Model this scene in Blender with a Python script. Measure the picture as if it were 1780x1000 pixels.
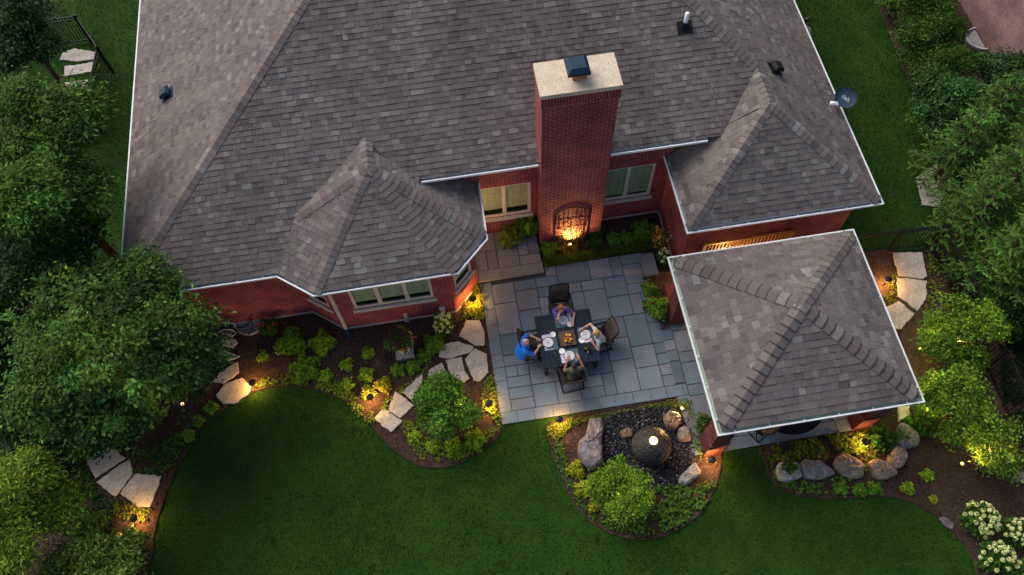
import bpy, bmesh, math, random
import numpy as np
from mathutils import Vector, Matrix

# ------------------------------------------------------------------ camera, sky, sun, exposure
for o in list(bpy.data.objects):
    bpy.data.objects.remove(o, do_unlink=True)
SC = bpy.context.scene
COL = SC.collection
R = math.radians
PIT, YAW, ROLL, CAMH, FPX = R(62.9065), R(6.3483), R(-3.0029), 21.0, 1400.0
fwd = Vector((math.sin(YAW)*math.cos(PIT), math.cos(YAW)*math.cos(PIT), -math.sin(PIT)))
rt0 = Vector((math.cos(YAW), -math.sin(YAW), 0)); up0 = rt0.cross(fwd)
rt = rt0*math.cos(ROLL) + up0*math.sin(ROLL)
up = -rt0*math.sin(ROLL) + up0*math.cos(ROLL)
camd = bpy.data.cameras.new("camera"); cam = bpy.data.objects.new("camera", camd); COL.objects.link(cam)
camd.sensor_width = 36; camd.lens = 36*FPX/1780; camd.clip_end = 600; camd.clip_start = .5
CAM = Vector((0, 0, CAMH))
cam.matrix_world = Matrix(((rt.x, up.x, -fwd.x, 0), (rt.y, up.y, -fwd.y, 0), (rt.z, up.z, -fwd.z, CAMH), (0, 0, 0, 1)))
SC.camera = cam

SUN_EL, SUN_ROT = R(42), R(-35)
w = bpy.data.worlds.new("World"); SC.world = w; w.use_nodes = True
nt = w.node_tree
sky = nt.nodes.new("ShaderNodeTexSky"); sky.sky_type = 'NISHITA'; sky.sun_disc = False
sky.sun_elevation = SUN_EL; sky.sun_rotation = SUN_ROT; sky.air_density = 1.0; sky.dust_density = 4.0; sky.ozone_density = 0.4
bg = nt.nodes["Background"]; bg.inputs[1].default_value = 0.07
nt.links.new(sky.outputs[0], bg.inputs[0])
sund = bpy.data.lights.new("sun", 'SUN'); sund.energy = 1.0; sund.angle = R(60); sund.color = (1, .97, .95)
sun = bpy.data.objects.new("sun", sund); COL.objects.link(sun)
sdir = Vector((math.sin(SUN_ROT)*math.cos(SUN_EL), math.cos(SUN_ROT)*math.cos(SUN_EL), math.sin(SUN_EL)))
sun.rotation_euler = sdir.to_track_quat('Z', 'Y').to_euler(); sun.location = (0, 0, 60)
SC.view_settings.view_transform = 'Standard'; SC.view_settings.look = 'None'
SC.view_settings.gamma = 1; SC.view_settings.exposure = 1.25
SC.cycles.use_denoising = True
SC.cycles.max_bounces = 6; SC.cycles.diffuse_bounces = 3; SC.cycles.transparent_max_bounces = 6

def ray(px, py):
    return (px-890)/FPX*rt - (py-500)/FPX*up + fwd
def at(px, py, z=0.0):
    d = ray(px, py); t = (z-CAMH)/d.z
    return CAM + d*t
def ppm(p):
    return FPX/((Vector(p)-CAM).dot(fwd))

# ------------------------------------------------------------------ helpers
rnd = random.Random(11)
NPR = np.random.default_rng(5)

class MB:
    """collects faces, then builds ONE mesh object"""
    def __init__(s): s.v=[]; s.f=[]; s.uv=[]; s.c=[]; s.m=[]
    def face(s, pts, uv=None, col=None, m=0):
        i=len(s.v); s.v += [tuple(p) for p in pts]; s.f.append(tuple(range(i, i+len(pts))))
        s.uv.append(uv or [(0,0)]*len(pts)); s.c.append(col or (1,1,1)); s.m.append(m)
    def hexa(s, b, t, col=None, m=0, uvm=True):
        n=len(b)
        def sq(i,j):
            L=(Vector(b[j])-Vector(b[i])).length; H=(Vector(t[i])-Vector(b[i])).length
            s.face([b[i],b[j],t[j],t[i]],[(0,b[i][2]),(L,b[i][2]),(L,b[i][2]+H),(0,b[i][2]+H)],col,m)
        for i in range(n): sq(i,(i+1)%n)
        s.face(list(t),[(p[0],p[1]) for p in t],col,m); s.face(list(b)[::-1],[(p[0],p[1]) for p in b][::-1],col,m)
    def box(s, x0,x1,y0,y1,z0,z1, col=None, m=0):
        s.hexa([(x0,y0,z0),(x1,y0,z0),(x1,y1,z0),(x0,y1,z0)],[(x0,y0,z1),(x1,y0,z1),(x1,y1,z1),(x0,y1,z1)],col,m)
    def obox(s, c, ax, ay, az, col=None, m=0):
        c=Vector(c); ax=Vector(ax); ay=Vector(ay); az=Vector(az)
        b=[c-ax-ay-az,c+ax-ay-az,c+ax+ay-az,c-ax+ay-az]; t=[p+2*az for p in b]
        s.hexa([tuple(p) for p in b],[tuple(p) for p in t],col,m)
    def prism(s, poly, z0, z1, col=None, m=0):
        s.hexa([(p[0],p[1],z0) for p in poly],[(p[0],p[1],z1) for p in poly],col,m)
    def tube(s, pts, rad, n=8, col=None, m=0, cap=True):
        pts=[Vector(p) for p in pts]
        if not hasattr(rad,'__len__'): rad=[rad]*len(pts)
        rings=[]; ref=None
        for i,p in enumerate(pts):
            d=(pts[min(i+1,len(pts)-1)]-pts[max(i-1,0)])
            d = d.normalized() if d.length>1e-9 else Vector((0,0,1))
            if ref is None: ref=d.orthogonal().normalized()
            a=(ref-d*ref.dot(d)); a = a.normalized() if a.length>1e-6 else d.orthogonal().normalized()
            ref=a; b=d.cross(a)
            rings.append([p+(a*math.cos(2*math.pi*k/n)+b*math.sin(2*math.pi*k/n))*rad[i] for k in range(n)])
        base=len(s.v)
        for r_ in rings: s.v += [tuple(p) for p in r_]
        def add(f): s.f.append(f); s.uv.append([(0,0)]*len(f)); s.c.append(col or (1,1,1)); s.m.append(m)
        for i in range(len(rings)-1):
            for k in range(n):
                a=base+i*n+k; b=base+i*n+(k+1)%n
                add((a,b,b+n,a+n))
        if cap:
            add(tuple(range(base,base+n))[::-1]); e=base+(len(rings)-1)*n; add(tuple(range(e,e+n)))
    def lathe(s, prof, n=24, c=(0,0,0), col=None, m=0):
        base=len(s.v)
        for (r_,z) in prof:
            for k in range(n):
                s.v.append((c[0]+r_*math.cos(2*math.pi*k/n), c[1]+r_*math.sin(2*math.pi*k/n), c[2]+z))
        def add(f): s.f.append(f); s.uv.append([(0,0)]*len(f)); s.c.append(col or (1,1,1)); s.m.append(m)
        for i in range(len(prof)-1):
            for k in range(n):
                a=base+i*n+k; b=base+i*n+(k+1)%n; add((a,b,b+n,a+n))
        add(tuple(range(base,base+n))[::-1]); e=base+(len(prof)-1)*n; add(tuple(range(e,e+n)))
    def ball(s, c, r, n=8, k=6, sc=(1,1,1), col=None, m=0):
        prof=[(max(1e-4,math.sin(math.pi*i/k))*r, -math.cos(math.pi*i/k)*r) for i in range(k+1)]
        b=len(s.v); s.lathe(prof,n,(0,0,0),col,m)
        for i in range(b,len(s.v)):
            p=s.v[i]; s.v[i]=(c[0]+p[0]*sc[0],c[1]+p[1]*sc[1],c[2]+p[2]*sc[2])
    def build(s, name, mat, parent=None, smooth=False, loc=None):
        me=bpy.data.meshes.new(name); me.from_pydata(s.v,[],s.f)
        uv=me.uv_layers.new(name="UVMap"); flat=[c for f in s.uv for p in f for c in p]
        uv.data.foreach_set("uv",flat)
        at_=me.attributes.new("Col",'FLOAT_COLOR','FACE')
        at_.data.foreach_set("color",[x for c in s.c for x in (c[0],c[1],c[2],1.0)])
        for mm in (mat if isinstance(mat,(list,tuple)) else [mat]): me.materials.append(mm)
        me.polygons.foreach_set("material_index",s.m)
        if smooth: me.polygons.foreach_set("use_smooth",[True]*len(me.polygons))
        me.update()
        o=bpy.data.objects.new(name,me); COL.objects.link(o)
        if parent is not None: o.parent=parent
        if loc is not None: o.location=loc
        return o

def bevel(o, wd=.01, seg=2):
    m=o.modifiers.new("bevel",'BEVEL'); m.width=wd; m.segments=seg; m.limit_method='ANGLE'
    return o
def tag(o, label, cat, group=None):
    o["label"]=label; o["category"]=cat
    if group: o["group"]=group
    return o
def thing(name, label, cat, loc=(0,0,0), rotz=0.0, group=None):
    o=bpy.data.objects.new(name,None); COL.objects.link(o); o.location=loc; o.rotation_euler=(0,0,rotz)
    o.empty_display_size=.2
    return tag(o,label,cat,group)
def kind(o,k): o["kind"]=k; return o

def leaf_mesh(name, P, N, D, L, W, C, mat, parent=None):
    n=len(P); N=N/np.linalg.norm(N,axis=1,keepdims=True); D=D-N*np.sum(D*N,axis=1,keepdims=True)
    D=D/(np.linalg.norm(D,axis=1,keepdims=True)+1e-9); S=np.cross(N,D)
    L=np.broadcast_to(np.asarray(L,float),(n,))[:,None]; W=np.broadcast_to(np.asarray(W,float),(n,))[:,None]
    V=np.empty((n,4,3)); mid=P+D*L*.45+N*W*.12
    V[:,0]=P; V[:,1]=mid+S*W*.5; V[:,2]=P+D*L-N*W*.15; V[:,3]=mid-S*W*.5
    me=bpy.data.meshes.new(name)
    me.vertices.add(4*n); me.vertices.foreach_set("co",V.reshape(-1).astype(np.float32))
    me.loops.add(4*n); me.loops.foreach_set("vertex_index",np.arange(4*n,dtype=np.int32))
    me.polygons.add(n); me.polygons.foreach_set("loop_start",np.arange(0,4*n,4,dtype=np.int32))
    a=me.attributes.new("Col",'FLOAT_COLOR','FACE')
    cc=np.ones((n,4)); cc[:,:3]=np.clip(C,0,1); a.data.foreach_set("color",cc.reshape(-1).astype(np.float32))
    me.materials.append(mat); me.update(calc_edges=True); me.validate()
    o=bpy.data.objects.new(name,me); COL.objects.link(o)
    if parent is not None: o.parent=parent
    return o

def inpoly(pts, poly):
    x=pts[:,0]; y=pts[:,1]; ins=np.zeros(len(pts),bool); j=len(poly)-1
    for i in range(len(poly)):
        xi,yi=poly[i][0],poly[i][1]; xj,yj=poly[j][0],poly[j][1]
        c=((yi>y)!=(yj>y)) & (x < (xj-xi)*(y-yi)/((yj-yi) if abs(yj-yi)>1e-12 else 1e-12)+xi)
        ins^=c; j=i
    return ins
def scatter(poly, dens, rng):
    a=np.array([(p[0],p[1]) for p in poly]); lo=a.min(0); hi=a.max(0)
    n=int((hi-lo).prod()*dens); p=lo+rng.random((n,2))*(hi-lo)
    return p[inpoly(p,a)]
def smooth_poly(px, closed=True, sub=6, z=0.0):
    pts=[at(x,y,z) for x,y in px]; out=[]; n=len(pts)
    for i in range(n if closed else n-1):
        g=lambda k: pts[(i+k)%n] if closed else pts[min(max(i+k,0),n-1)]
        p0,p1,p2,p3=g(-1),g(0),g(1),g(2)
        for s in range(sub):
            t=s/sub
            out.append(.5*((2*p1)+(p2-p0)*t+(2*p0-5*p1+4*p2-p3)*t*t+(3*p1-p0-3*p2+p3)*t**3))
    if not closed: out.append(pts[-1])
    return out

# ------------------------------------------------------------------ materials (all procedural)
def newmat(name):
    m=bpy.data.materials.new(name); m.use_nodes=True; t=m.node_tree
    return m,t,t.nodes["Principled BSDF"]
def nd(t,ty,**k):
    n=t.nodes.new(ty)
    for a,b in k.items(): setattr(n,a,b)
    return n
def noise(t,scale,detail=4,rough=.55,vec=None):
    n=nd(t,"ShaderNodeTexNoise"); n.inputs["Scale"].default_value=scale; n.inputs["Detail"].default_value=detail; n.inputs["Roughness"].default_value=rough
    if vec is not None: t.links.new(vec,n.inputs["Vector"])
    return n
def ramp(t,fac,stops):
    r=nd(t,"ShaderNodeValToRGB"); e=r.color_ramp.elements
    while len(e)<len(stops): e.new(.5)
    for i,(p,c) in enumerate(stops): e[i].position=p; e[i].color=(c[0],c[1],c[2],1)
    t.links.new(fac,r.inputs[0]); return r
def mul(t,a,b,fac=1.0,bt='MULTIPLY'):
    m=nd(t,"ShaderNodeMix",data_type='RGBA',blend_type=bt); m.inputs[0].default_value=fac
    t.links.new(a,m.inputs[6]); t.links.new(b,m.inputs[7]); return m.outputs[2]
def bump(t,b,h,strength=.5,dist=.02):
    n=nd(t,"ShaderNodeBump"); n.inputs["Strength"].default_value=strength; n.inputs["Distance"].default_value=dist
    t.links.new(h,n.inputs["Height"]); t.links.new(n.outputs[0],b.inputs["Normal"])
def plain(name, col, rough=.6, var=.25, scale=6, bmp=.2, metal=0, attr=False, spec=.4, grain=None):
    m,t,b=newmat(name); tc=nd(t,"ShaderNodeTexCoord")
    n=noise(t,scale,5,.6,tc.outputs["Object"])
    lo=tuple(c*(1-var) for c in col); hi=tuple(min(1,c*(1+var)) for c in col)
    c=ramp(t,n.outputs[0],[(.3,lo),(.7,hi)]).outputs[0]
    if attr:
        a=nd(t,"ShaderNodeAttribute",attribute_name="Col"); c=mul(t,c,a.outputs[0])
    h=n.outputs[0]
    if grain:
        g=noise(t,grain,3,.7,tc.outputs["Object"]); gr=ramp(t,g.outputs[0],[(.3,(.62,.62,.62)),(.7,(1.25,1.25,1.25))])
        c=mul(t,c,gr.outputs[0]); h=g.outputs[0]
    t.links.new(c,b.inputs["Base Color"]); b.inputs["Roughness"].default_value=rough; b.inputs["Metallic"].default_value=metal
    b.inputs["Specular IOR Level"].default_value=spec
    if bmp: bump(t,b,h,bmp,.015)
    return m
def leafmat(name, rough=.65, trans=.25, spec=.12):
    m,t,b=newmat(name); a=nd(t,"ShaderNodeAttribute",attribute_name="Col")
    t.links.new(a.outputs[0],b.inputs["Base Color"]); b.inputs["Roughness"].default_value=rough; b.inputs["Specular IOR Level"].default_value=spec
    tr=nd(t,"ShaderNodeBsdfTranslucent"); mx=nd(t,"ShaderNodeMixShader"); mx.inputs[0].default_value=trans
    t.links.new(a.outputs[0],tr.inputs[0]); t.links.new(b.outputs[0],mx.inputs[1]); t.links.new(tr.outputs[0],mx.inputs[2])
    t.links.new(mx.outputs[0],t.nodes["Material Output"].inputs[0]); return m
def brickmat(name, soldier=False, c1=(.235,.036,.043), c2=(.15,.022,.031), mortar=(.4,.21,.21)):
    m,t,b=newmat(name); uv=nd(t,"ShaderNodeUVMap")
    br=nd(t,"ShaderNodeTexBrick"); t.links.new(uv.outputs[0],br.inputs["Vector"])
    br.inputs["Scale"].default_value=1.0
    br.inputs["Brick Width"].default_value=.072 if soldier else .215; br.inputs["Row Height"].default_value=.215 if soldier else .075
    br.offset=0 if soldier else .5
    br.inputs["Mortar Size"].default_value=.007; br.inputs["Mortar Smooth"].default_value=.15
    br.inputs["Color1"].default_value=(*c1,1); br.inputs["Color2"].default_value=(*c2,1); br.inputs["Mortar"].default_value=(*mortar,1); br.inputs["Bias"].default_value=-.1
    n=noise(t,1.3,4,.6,uv.outputs[0]); r_=ramp(t,n.outputs[0],[(.28,(.6,.58,.62)),(.72,(1.32,1.24,1.22))])
    n2=noise(t,14,2,.5,uv.outputs[0]); r2=ramp(t,n2.outputs[0],[(.32,(.55,.55,.75)),(.42,(1,1,1)),(.75,(1.15,1.05,1.0))])
    c=mul(t,mul(t,br.outputs[0],r_.outputs[0]),r2.outputs[0])
    t.links.new(c,b.inputs["Base Color"]); b.inputs["Roughness"].default_value=.85; b.inputs["Specular IOR Level"].default_value=.2
    bump(t,b,br.outputs["Fac"],-.6,.01); return m
def emit(name,col,st):
    m,t,b=newmat(name); b.inputs["Base Color"].default_value=(*col,1); b.inputs["Emission Color"].default_value=(*col,1); b.inputs["Emission Strength"].default_value=st; return m

M={}
M['shingle']=plain('shingle',(1,1,1),.9,.12,3,.3,attr=True,spec=.15,grain=55)
M['deck']=plain('roof_deck',(.05,.045,.045),.9)
M['brick']=brickmat('red_brick'); M['shaded_pierbrick']=brickmat('shade_darkened_brick',False,(.13,.028,.026),(.085,.018,.018),(.2,.1,.09)); M['soldier']=brickmat('soldier_brick',True)  # pier copy of the red brick, darkened for shade under the pavilion roof
M['pinkbrick']=brickmat('pink_brick',False,(.27,.17,.15),(.22,.14,.13),(.3,.22,.2))
M['white']=plain('white_paint',(.72,.73,.75),.5,.04,4,.03)
M['gutter_in']=plain('gutter_lining',(.42,.47,.5),.35,.2,3,.05,metal=.3)
M['gutter_green']=plain('gutter_lining_green',(.44,.56,.42),.4,.25,2,.05)
M['trim']=plain('cream_trim',(.55,.49,.42),.5,.08,5,.05)
M['stone_trim']=plain('limestone_trim',(.42,.4,.37),.8,.15,9,.2)
M['cap']=plain('chimney_cap_stone',(.6,.5,.37),.85,.12,5,.25,grain=30)
M['clay']=plain('clay_flue',(.5,.16,.06),.7,.15)
M['navy']=plain('dark_blue_metal',(.012,.035,.06),.6,.25,8,.05,spec=.2)
M['black']=plain('black_metal',(.009,.01,.012),.6,.2,8,.05,spec=.2)
M['slab']=plain('bluestone',(1,1,1),.75,.24,1.7,.25,attr=True,spec=.3,grain=38)
M['joint']=plain('paving_joint',(.06,.062,.062),.95)
M['soil_dark']=plain('dark_wet_gravel',(.012,.013,.015),.9)
M['flag']=plain('limestone_flag',(.47,.43,.37),.85,.2,3,.5,spec=.2,grain=26)
M['boulder']=plain('boulder_stone',(1,1,1),.9,.35,4,.9,attr=True,spec=.15,grain=16)
M['leaf']=leafmat('leaf'); M['needle']=leafmat('needle',.6,.15,.2); M['petal']=leafmat('petal',.6,.3)
M['bark']=plain('bark',(.1,.07,.05),.95,.35,12,.8)
M['palebark']=plain('pale_bark',(.3,.2,.12),.9,.3,14,.6)
M['table']=plain('dark_table_paint',(.012,.019,.036),.7,.3,5,.1,spec=.2)
M['sling']=plain('brown_sling_mesh',(.05,.038,.03),.7,.25,30,.2)
M['ceramic']=plain('white_ceramic',(.8,.8,.8),.25,.03,4,0,spec=.5)
M['rim']=plain('plate_rim_band',(.12,.09,.14),.4,.2,20,0)
M['charger']=plain('woven_charger',(.2,.15,.12),.7,.3,30,.2)
M['mat_fabric']=plain('blue_grey_placemat',(.06,.12,.17),.8,.3,30,.2)
M['steel']=plain('steel',(.7,.7,.7),.3,.05,4,0,metal=.8)
M['terracotta']=plain('dark_pot',(.03,.035,.045),.5,.25,6,.1)
M['wood']=plain('stained_wood',(.24,.12,.04),.6,.3,6,.2)
M['bronze']=plain('dark_bronze',(.02,.02,.022),.5,.3,10,.05,spec=.5)
M['concrete']=plain('concrete',(.33,.33,.33),.85,.18,5,.3,grain=30)
M['blind']=plain('window_blind',(.66,.66,.5),.8,.1,3,0)
M['blind_painted_glow']=plain('window_blind_painted_glow',(.6,.5,.3),.8,.1,3,0); _b=M['blind_painted_glow'].node_tree.nodes['Principled BSDF']; _b.inputs['Emission Color'].default_value=(1,.75,.42,1); _b.inputs['Emission Strength'].default_value=.03  # blind warmed and faintly emissive to stand in for porch light on it
M['glow']=emit('lamp_lens',(1,.5,.13),2.2); M['glow_small']=emit('path_lamp_lens',(1,.5,.13),4)
m,t,b=newmat('window_glass'); b.inputs["Base Color"].default_value=(.9,.95,.93,1); b.inputs["Roughness"].default_value=.03
tr=nd(t,"ShaderNodeBsdfTransparent"); mx=nd(t,"ShaderNodeMixShader"); fr=nd(t,"ShaderNodeFresnel"); gl=nd(t,"ShaderNodeBsdfGlossy"); gl.inputs["Roughness"].default_value=.03
tr.inputs[0].default_value=(.8,.86,.82,1)
mx.inputs[0].default_value=.05; t.links.new(tr.outputs[0],mx.inputs[1]); t.links.new(gl.outputs[0],mx.inputs[2]); t.links.new(mx.outputs[0],t.nodes["Material Output"].inputs[0]); M['glass']=m
# lawn
m,t,b=newmat('lawn_grass'); tc=nd(t,"ShaderNodeTexCoord")
n1=noise(t,.8,7,.68,tc.outputs["Object"]); n2=noise(t,28,4,.7,tc.outputs["Object"])
c=ramp(t,n1.outputs[0],[(.3,(.010,.04,.006)),(.7,(.028,.074,.008))]); c2=ramp(t,n2.outputs[0],[(.3,(.5,.5,.5)),(.72,(1.5,1.5,1.4))])
t.links.new(mul(t,c.outputs[0],c2.outputs[0]),b.inputs["Base Color"]); b.inputs["Roughness"].default_value=.9; b.inputs["Specular IOR Level"].default_value=.1
bump(t,b,n2.outputs[0],.8,.04); M['lawn']=m
# mulch
m,t,b=newmat('bark_mulch'); tc=nd(t,"ShaderNodeTexCoord")
n1=noise(t,1.2,4,.6,tc.outputs["Object"]); v=nd(t,"ShaderNodeTexVoronoi"); v.inputs["Scale"].default_value=26; t.links.new(tc.outputs["Object"],v.inputs["Vector"])
c=ramp(t,n1.outputs[0],[(.3,(.06,.037,.03)),(.7,(.105,.07,.056))]); c2=ramp(t,v.outputs["Distance"],[(0,(1.35,1.25,1.2)),(.6,(.45,.45,.45))])
t.links.new(mul(t,c.outputs[0],c2.outputs[0]),b.inputs["Base Color"]); b.inputs["Roughness"].default_value=.95; b.inputs["Specular IOR Level"].default_value=.1
bump(t,b,v.outputs["Distance"],-.8,.03); M['mulch']=m
M['chip']=leafmat('mulch_chip',.95,0,.1)
M['pebble']=plain('river_pebble',(1,1,1),.45,.2,9,.1,attr=True,spec=.3)
# ------------------------------------------------------------------ ground, beds, paving
mb=MB(); mb.face([(-90,-40,0),(90,-40,0),(90,130,0),(-90,130,0)]); kind(mb.build('lawn',M['lawn']),'structure')
BED_LEFT=[(210,1075),(255,1000),(268,930),(278,890),(300,830),(338,757),(382,714),(430,686),(480,671),(535,674),(590,692),(630,722),(660,755),(690,785),(730,808),(775,812),(815,797),(845,775),(868,745),(858,640),(838,500),(825,480),(780,520),(600,560),(470,530),(360,560),(240,490),(205,468),(120,440),(60,380),(20,250),(-30,140),(-160,100),(-200,500),(-200,1075)]
BED_FOUNTAIN=[(955,738),(957,770),(966,805),(985,850),(1012,890),(1045,918),(1090,935),(1132,936),(1175,922),(1212,897),(1236,862),(1248,828),(1252,792),(1226,776),(1208,730),(1195,689),(1120,702),(1040,716)]
BED_RIGHT=[(1327,777),(1332,805),(1342,832),(1365,853),(1400,862),(1450,866),(1530,862),(1580,871),(1630,899),(1665,934),(1690,965),(1702,1010),(1705,1070),(1920,1080),(1900,900),(1850,600),(1830,380),(1800,200),(1760,90),(1700,-60),(1500,-60),(1528,10),(1556,80),(1580,140),(1602,190),(1618,260),(1632,330),(1612,436),(1500,442),(1520,560),(1560,690),(1480,752),(1400,764)]
BED_CHIMNEY=[(940,478),(1110,447),(1140,520),(1165,520),(1190,440),(1120,350),(1020,380),(930,390)]
def bed(px,name,mat,z,dome=0.0,sub=5,rough=True):
    pl=smooth_poly(px,True,sub)
    if rough: pl=[Vector((p.x+rnd.uniform(-.012,.012),p.y+rnd.uniform(-.012,.012),0)) for p in pl]
    mb=MB(); mb.face([(p.x,p.y,z) for p in pl]); o=mb.build(name,mat)
    return kind(o,'structure'),pl
_,PL_LEFT=bed(BED_LEFT,'mulch_bed',M['mulch'],.008)
_,PL_FOUNT=bed(BED_FOUNTAIN,'mulch_bed',M['mulch'],.008)
_,PL_RIGHT=bed(BED_RIGHT,'mulch_bed',M['mulch'],.008)
_,PL_CHIM=bed(BED_CHIMNEY,'mulch_bed',M['mulch'],.012,sub=1)
# dark cut edge round the beds
mb=MB()
for pl in (PL_LEFT,PL_FOUNT,PL_RIGHT):
    pts=[(p.x,p.y,.004) for p in pl]
    mb.tube(pts+[pts[0]],[.035+.012*math.sin(i*1.7) for i in range(len(pts)+1)],6,cap=False)
kind(mb.build('bed_edge',M['mulch']),'structure')
# loose chips on the mulch
def chips():
    Ps=[]
    for pl,dn in ((PL_LEFT,230),(PL_FOUNT,330),(PL_RIGHT,170),(PL_CHIM,330)):
        p=scatter([(q.x,q.y) for q in pl],dn,NPR); Ps.append(p)
    P2=np.concatenate(Ps); keep=(P2[:,1]<24)&(P2[:,0]>-16)&(P2[:,0]<20); P2=P2[keep]; n=len(P2)
    P=np.c_[P2,.012+.02*NPR.random(n)]; a=NPR.random(n)*6.283
    D=np.c_[np.cos(a),np.sin(a),.35*NPR.standard_normal(n)]; N=np.c_[.35*NPR.standard_normal((n,2)),np.ones(n)]
    base=np.array([[.065,.04,.033],[.1,.064,.05],[.04,.027,.024],[.15,.11,.085]])[NPR.choice(4,n,p=[.4,.3,.22,.08])]
    o=leaf_mesh('mulch_chips',P,N,D,.04+.06*NPR.random(n),.012+.014*NPR.random(n),base*(.7+.6*NPR.random((n,1))),M['chip']); kind(o,'stuff')
chips()
# grass blades on the lawn
def grass():
    lo=np.array([-14.5,.6]); hi=np.array([19.5,25]); p=lo+NPR.random((250000,2))*(hi-lo)
    m=np.zeros(len(p),bool)
    for pl in (PL_LEFT,PL_FOUNT,PL_RIGHT,PL_CHIM): m|=inpoly(p,[(q.x,q.y) for q in pl])
    m|=inpoly(p,[(-8.6,10.8),(10.7,10.2),(10.7,40),(-8.6,40)]); m|=inpoly(p,[(.2,6.55),(5.3,6.55),(5.3,4.9),(10.1,4.9),(10.1,10.5),(.2,12.6)])
    p=p[~m]; n=len(p); a=NPR.random(n)*6.283
    P=np.c_[p,np.zeros(n)]; t=.55*NPR.standard_normal((n,2)); D=np.c_[t,np.ones(n)]; N=np.c_[np.cos(a),np.sin(a),.4*np.ones(n)]
    patch=np.array([noise_at(x,y) for x,y in p])
    c=np.array([.021,.071,.007])*(1+.95*patch[:,None]).clip(.35,2.2)*(.65+.7*NPR.random((n,1)))*np.array([1,1,1])+np.c_[.012*np.maximum(patch,0),.008*np.maximum(patch,0),np.zeros(n)]
    o=leaf_mesh('grass_blades',P,N,D,.045+.04*NPR.random(n),.014+.012*NPR.random(n),c,M['needle']); kind(o,'stuff')
from mathutils import noise as MN
def noise_at(x,y): return MN.noise(Vector((x*.7,y*.7,.3)))*.6+MN.noise(Vector((x*3.4,y*1.5,4.3)))*.75+MN.noise(Vector((x*6,y*6,2.3)))*.4+(.25*math.sin(x*5.7) if x>10 else .0)
grass()

SLABC=[(.165,.22,.28),(.18,.235,.29),(.195,.24,.29),(.19,.22,.255),(.145,.205,.26),(.165,.225,.28),(.205,.24,.275),(.13,.19,.245)]
def paving(mb, x0,y0,nx,ny,ok,u,z0,z1,sizes,gap=.007):
    occ=[[not ok(x0+(i+.5)*u,y0+(j+.5)*u) for j in range(ny)] for i in range(nx)]
    for j in range(ny):
        for i in range(nx):
            if occ[i][j]: continue
            order=sizes[:]; rnd.shuffle(order); order.append((1,1))
            for (a,b) in order:
                if i+a>nx or j+b>ny: continue
                if any(occ[i+p][j+q] for p in range(a) for q in range(b)): continue
                for p in range(a):
                    for q in range(b): occ[i+p][j+q]=True
                xa,ya,xb,yb=x0+i*u+gap,y0+j*u+gap,x0+(i+a)*u-gap,y0+(j+b)*u-gap
                dz=rnd.uniform(0,.004); k=rnd.uniform(.85,1.15); c=tuple(v*k for v in rnd.choice(SLABC))
                e=.006
                mb.hexa([(xa,ya,z0),(xb,ya,z0),(xb,yb,z0),(xa,yb,z0)],[(xa+e,ya+e,z1+dz),(xb-e,ya+e,z1+dz),(xb-e,yb-e,z1+dz),(xa+e,yb-e,z1+dz)],c)
                break
U=.325
mb=MB()
SZ=[(2,2),(2,2),(3,2),(2,3),(1,2),(2,1),(2,1),(2,2),(1,1)]
X0P,Y0P=.27,6.61
# border course along the front edge
x=X0P
while x<5.35:
    wd=rnd.choice([.42,.46,.5]); c=rnd.choice(SLABC[:6]); xe=min(x+wd,5.42)
    mb.box(x+.006,xe-.006,Y0P+.004,Y0P+U-.006,.01,.052,c); x=xe
y=Y0P+U
while y<10.75:
    wd=rnd.choice([.4,.46,.5]); ye=min(y+wd,10.93); c=rnd.choice(SLABC[:6]); mb.box(X0P+.004,X0P+U-.006,y+.006,ye-.006,.01,.052,c); y=ye
paving(mb,X0P+U,Y0P+U,14,13,lambda x,y: (x<5.09 and y<10.93 or (2.2<x<5.09 and y<11.19)),U,.01,.05,SZ)
paving(mb,5.425-U,8.6-U*11,1,11,lambda x,y: y>6.95 and y<8.6,U,.01,.05,[(1,2),(1,1)])
paving(mb,5.425,5.26,15,14,lambda x,y: y<9.45,U,.01,.05,SZ)
y=6.6
while y>5.0:
    wd=rnd.choice([.42,.5]); c=rnd.choice(SLABC[:6]); mb.box(5.43-.33,5.43-.006,max(y-wd,4.95)+.006,y-.006,.01,.052,c); y-=wd
x=5.43
while x<9.95:
    wd=rnd.choice([.6,.5,.7]); xe=min(x+wd,9.98); c=rnd.choice(SLABC[:6]); mb.box(x+.006,xe-.006,4.94,5.253,.01,.052,c); x=xe
kind(mb.build('patio',M['slab']),'structure')
mb=MB(); mb.box(X0P+.01,5.08,Y0P+.01,11.17,-.05,.034); mb.box(5.085,9.97,4.95,9.5,-.05,.0335)
kind(mb.build('patio_base',M['joint']),'structure')
mb=MB()
SLABC,_sl=[(.24,.245,.25),(.26,.262,.262),(.225,.235,.245)],SLABC
paving(mb,.27,11.28,6,4,lambda x,y:x<2.15,.318,.1,.17,[(2,2),(1,2),(2,1),(2,2)])
for x0,x1 in ((.27,.95),(.95,1.55),(1.55,2.19)): mb.box(x0+.005,x1-.005,10.94,11.275,.1,.175,(.255,.25,.245))
SLABC=_sl
o=mb.build('porch',M['slab']); kind(o,'structure')
mb=MB(); mb.box(.28,2.17,10.97,12.48,-.02,.15); kind(mb.build('porch_base',M['joint']),'structure')

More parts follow.
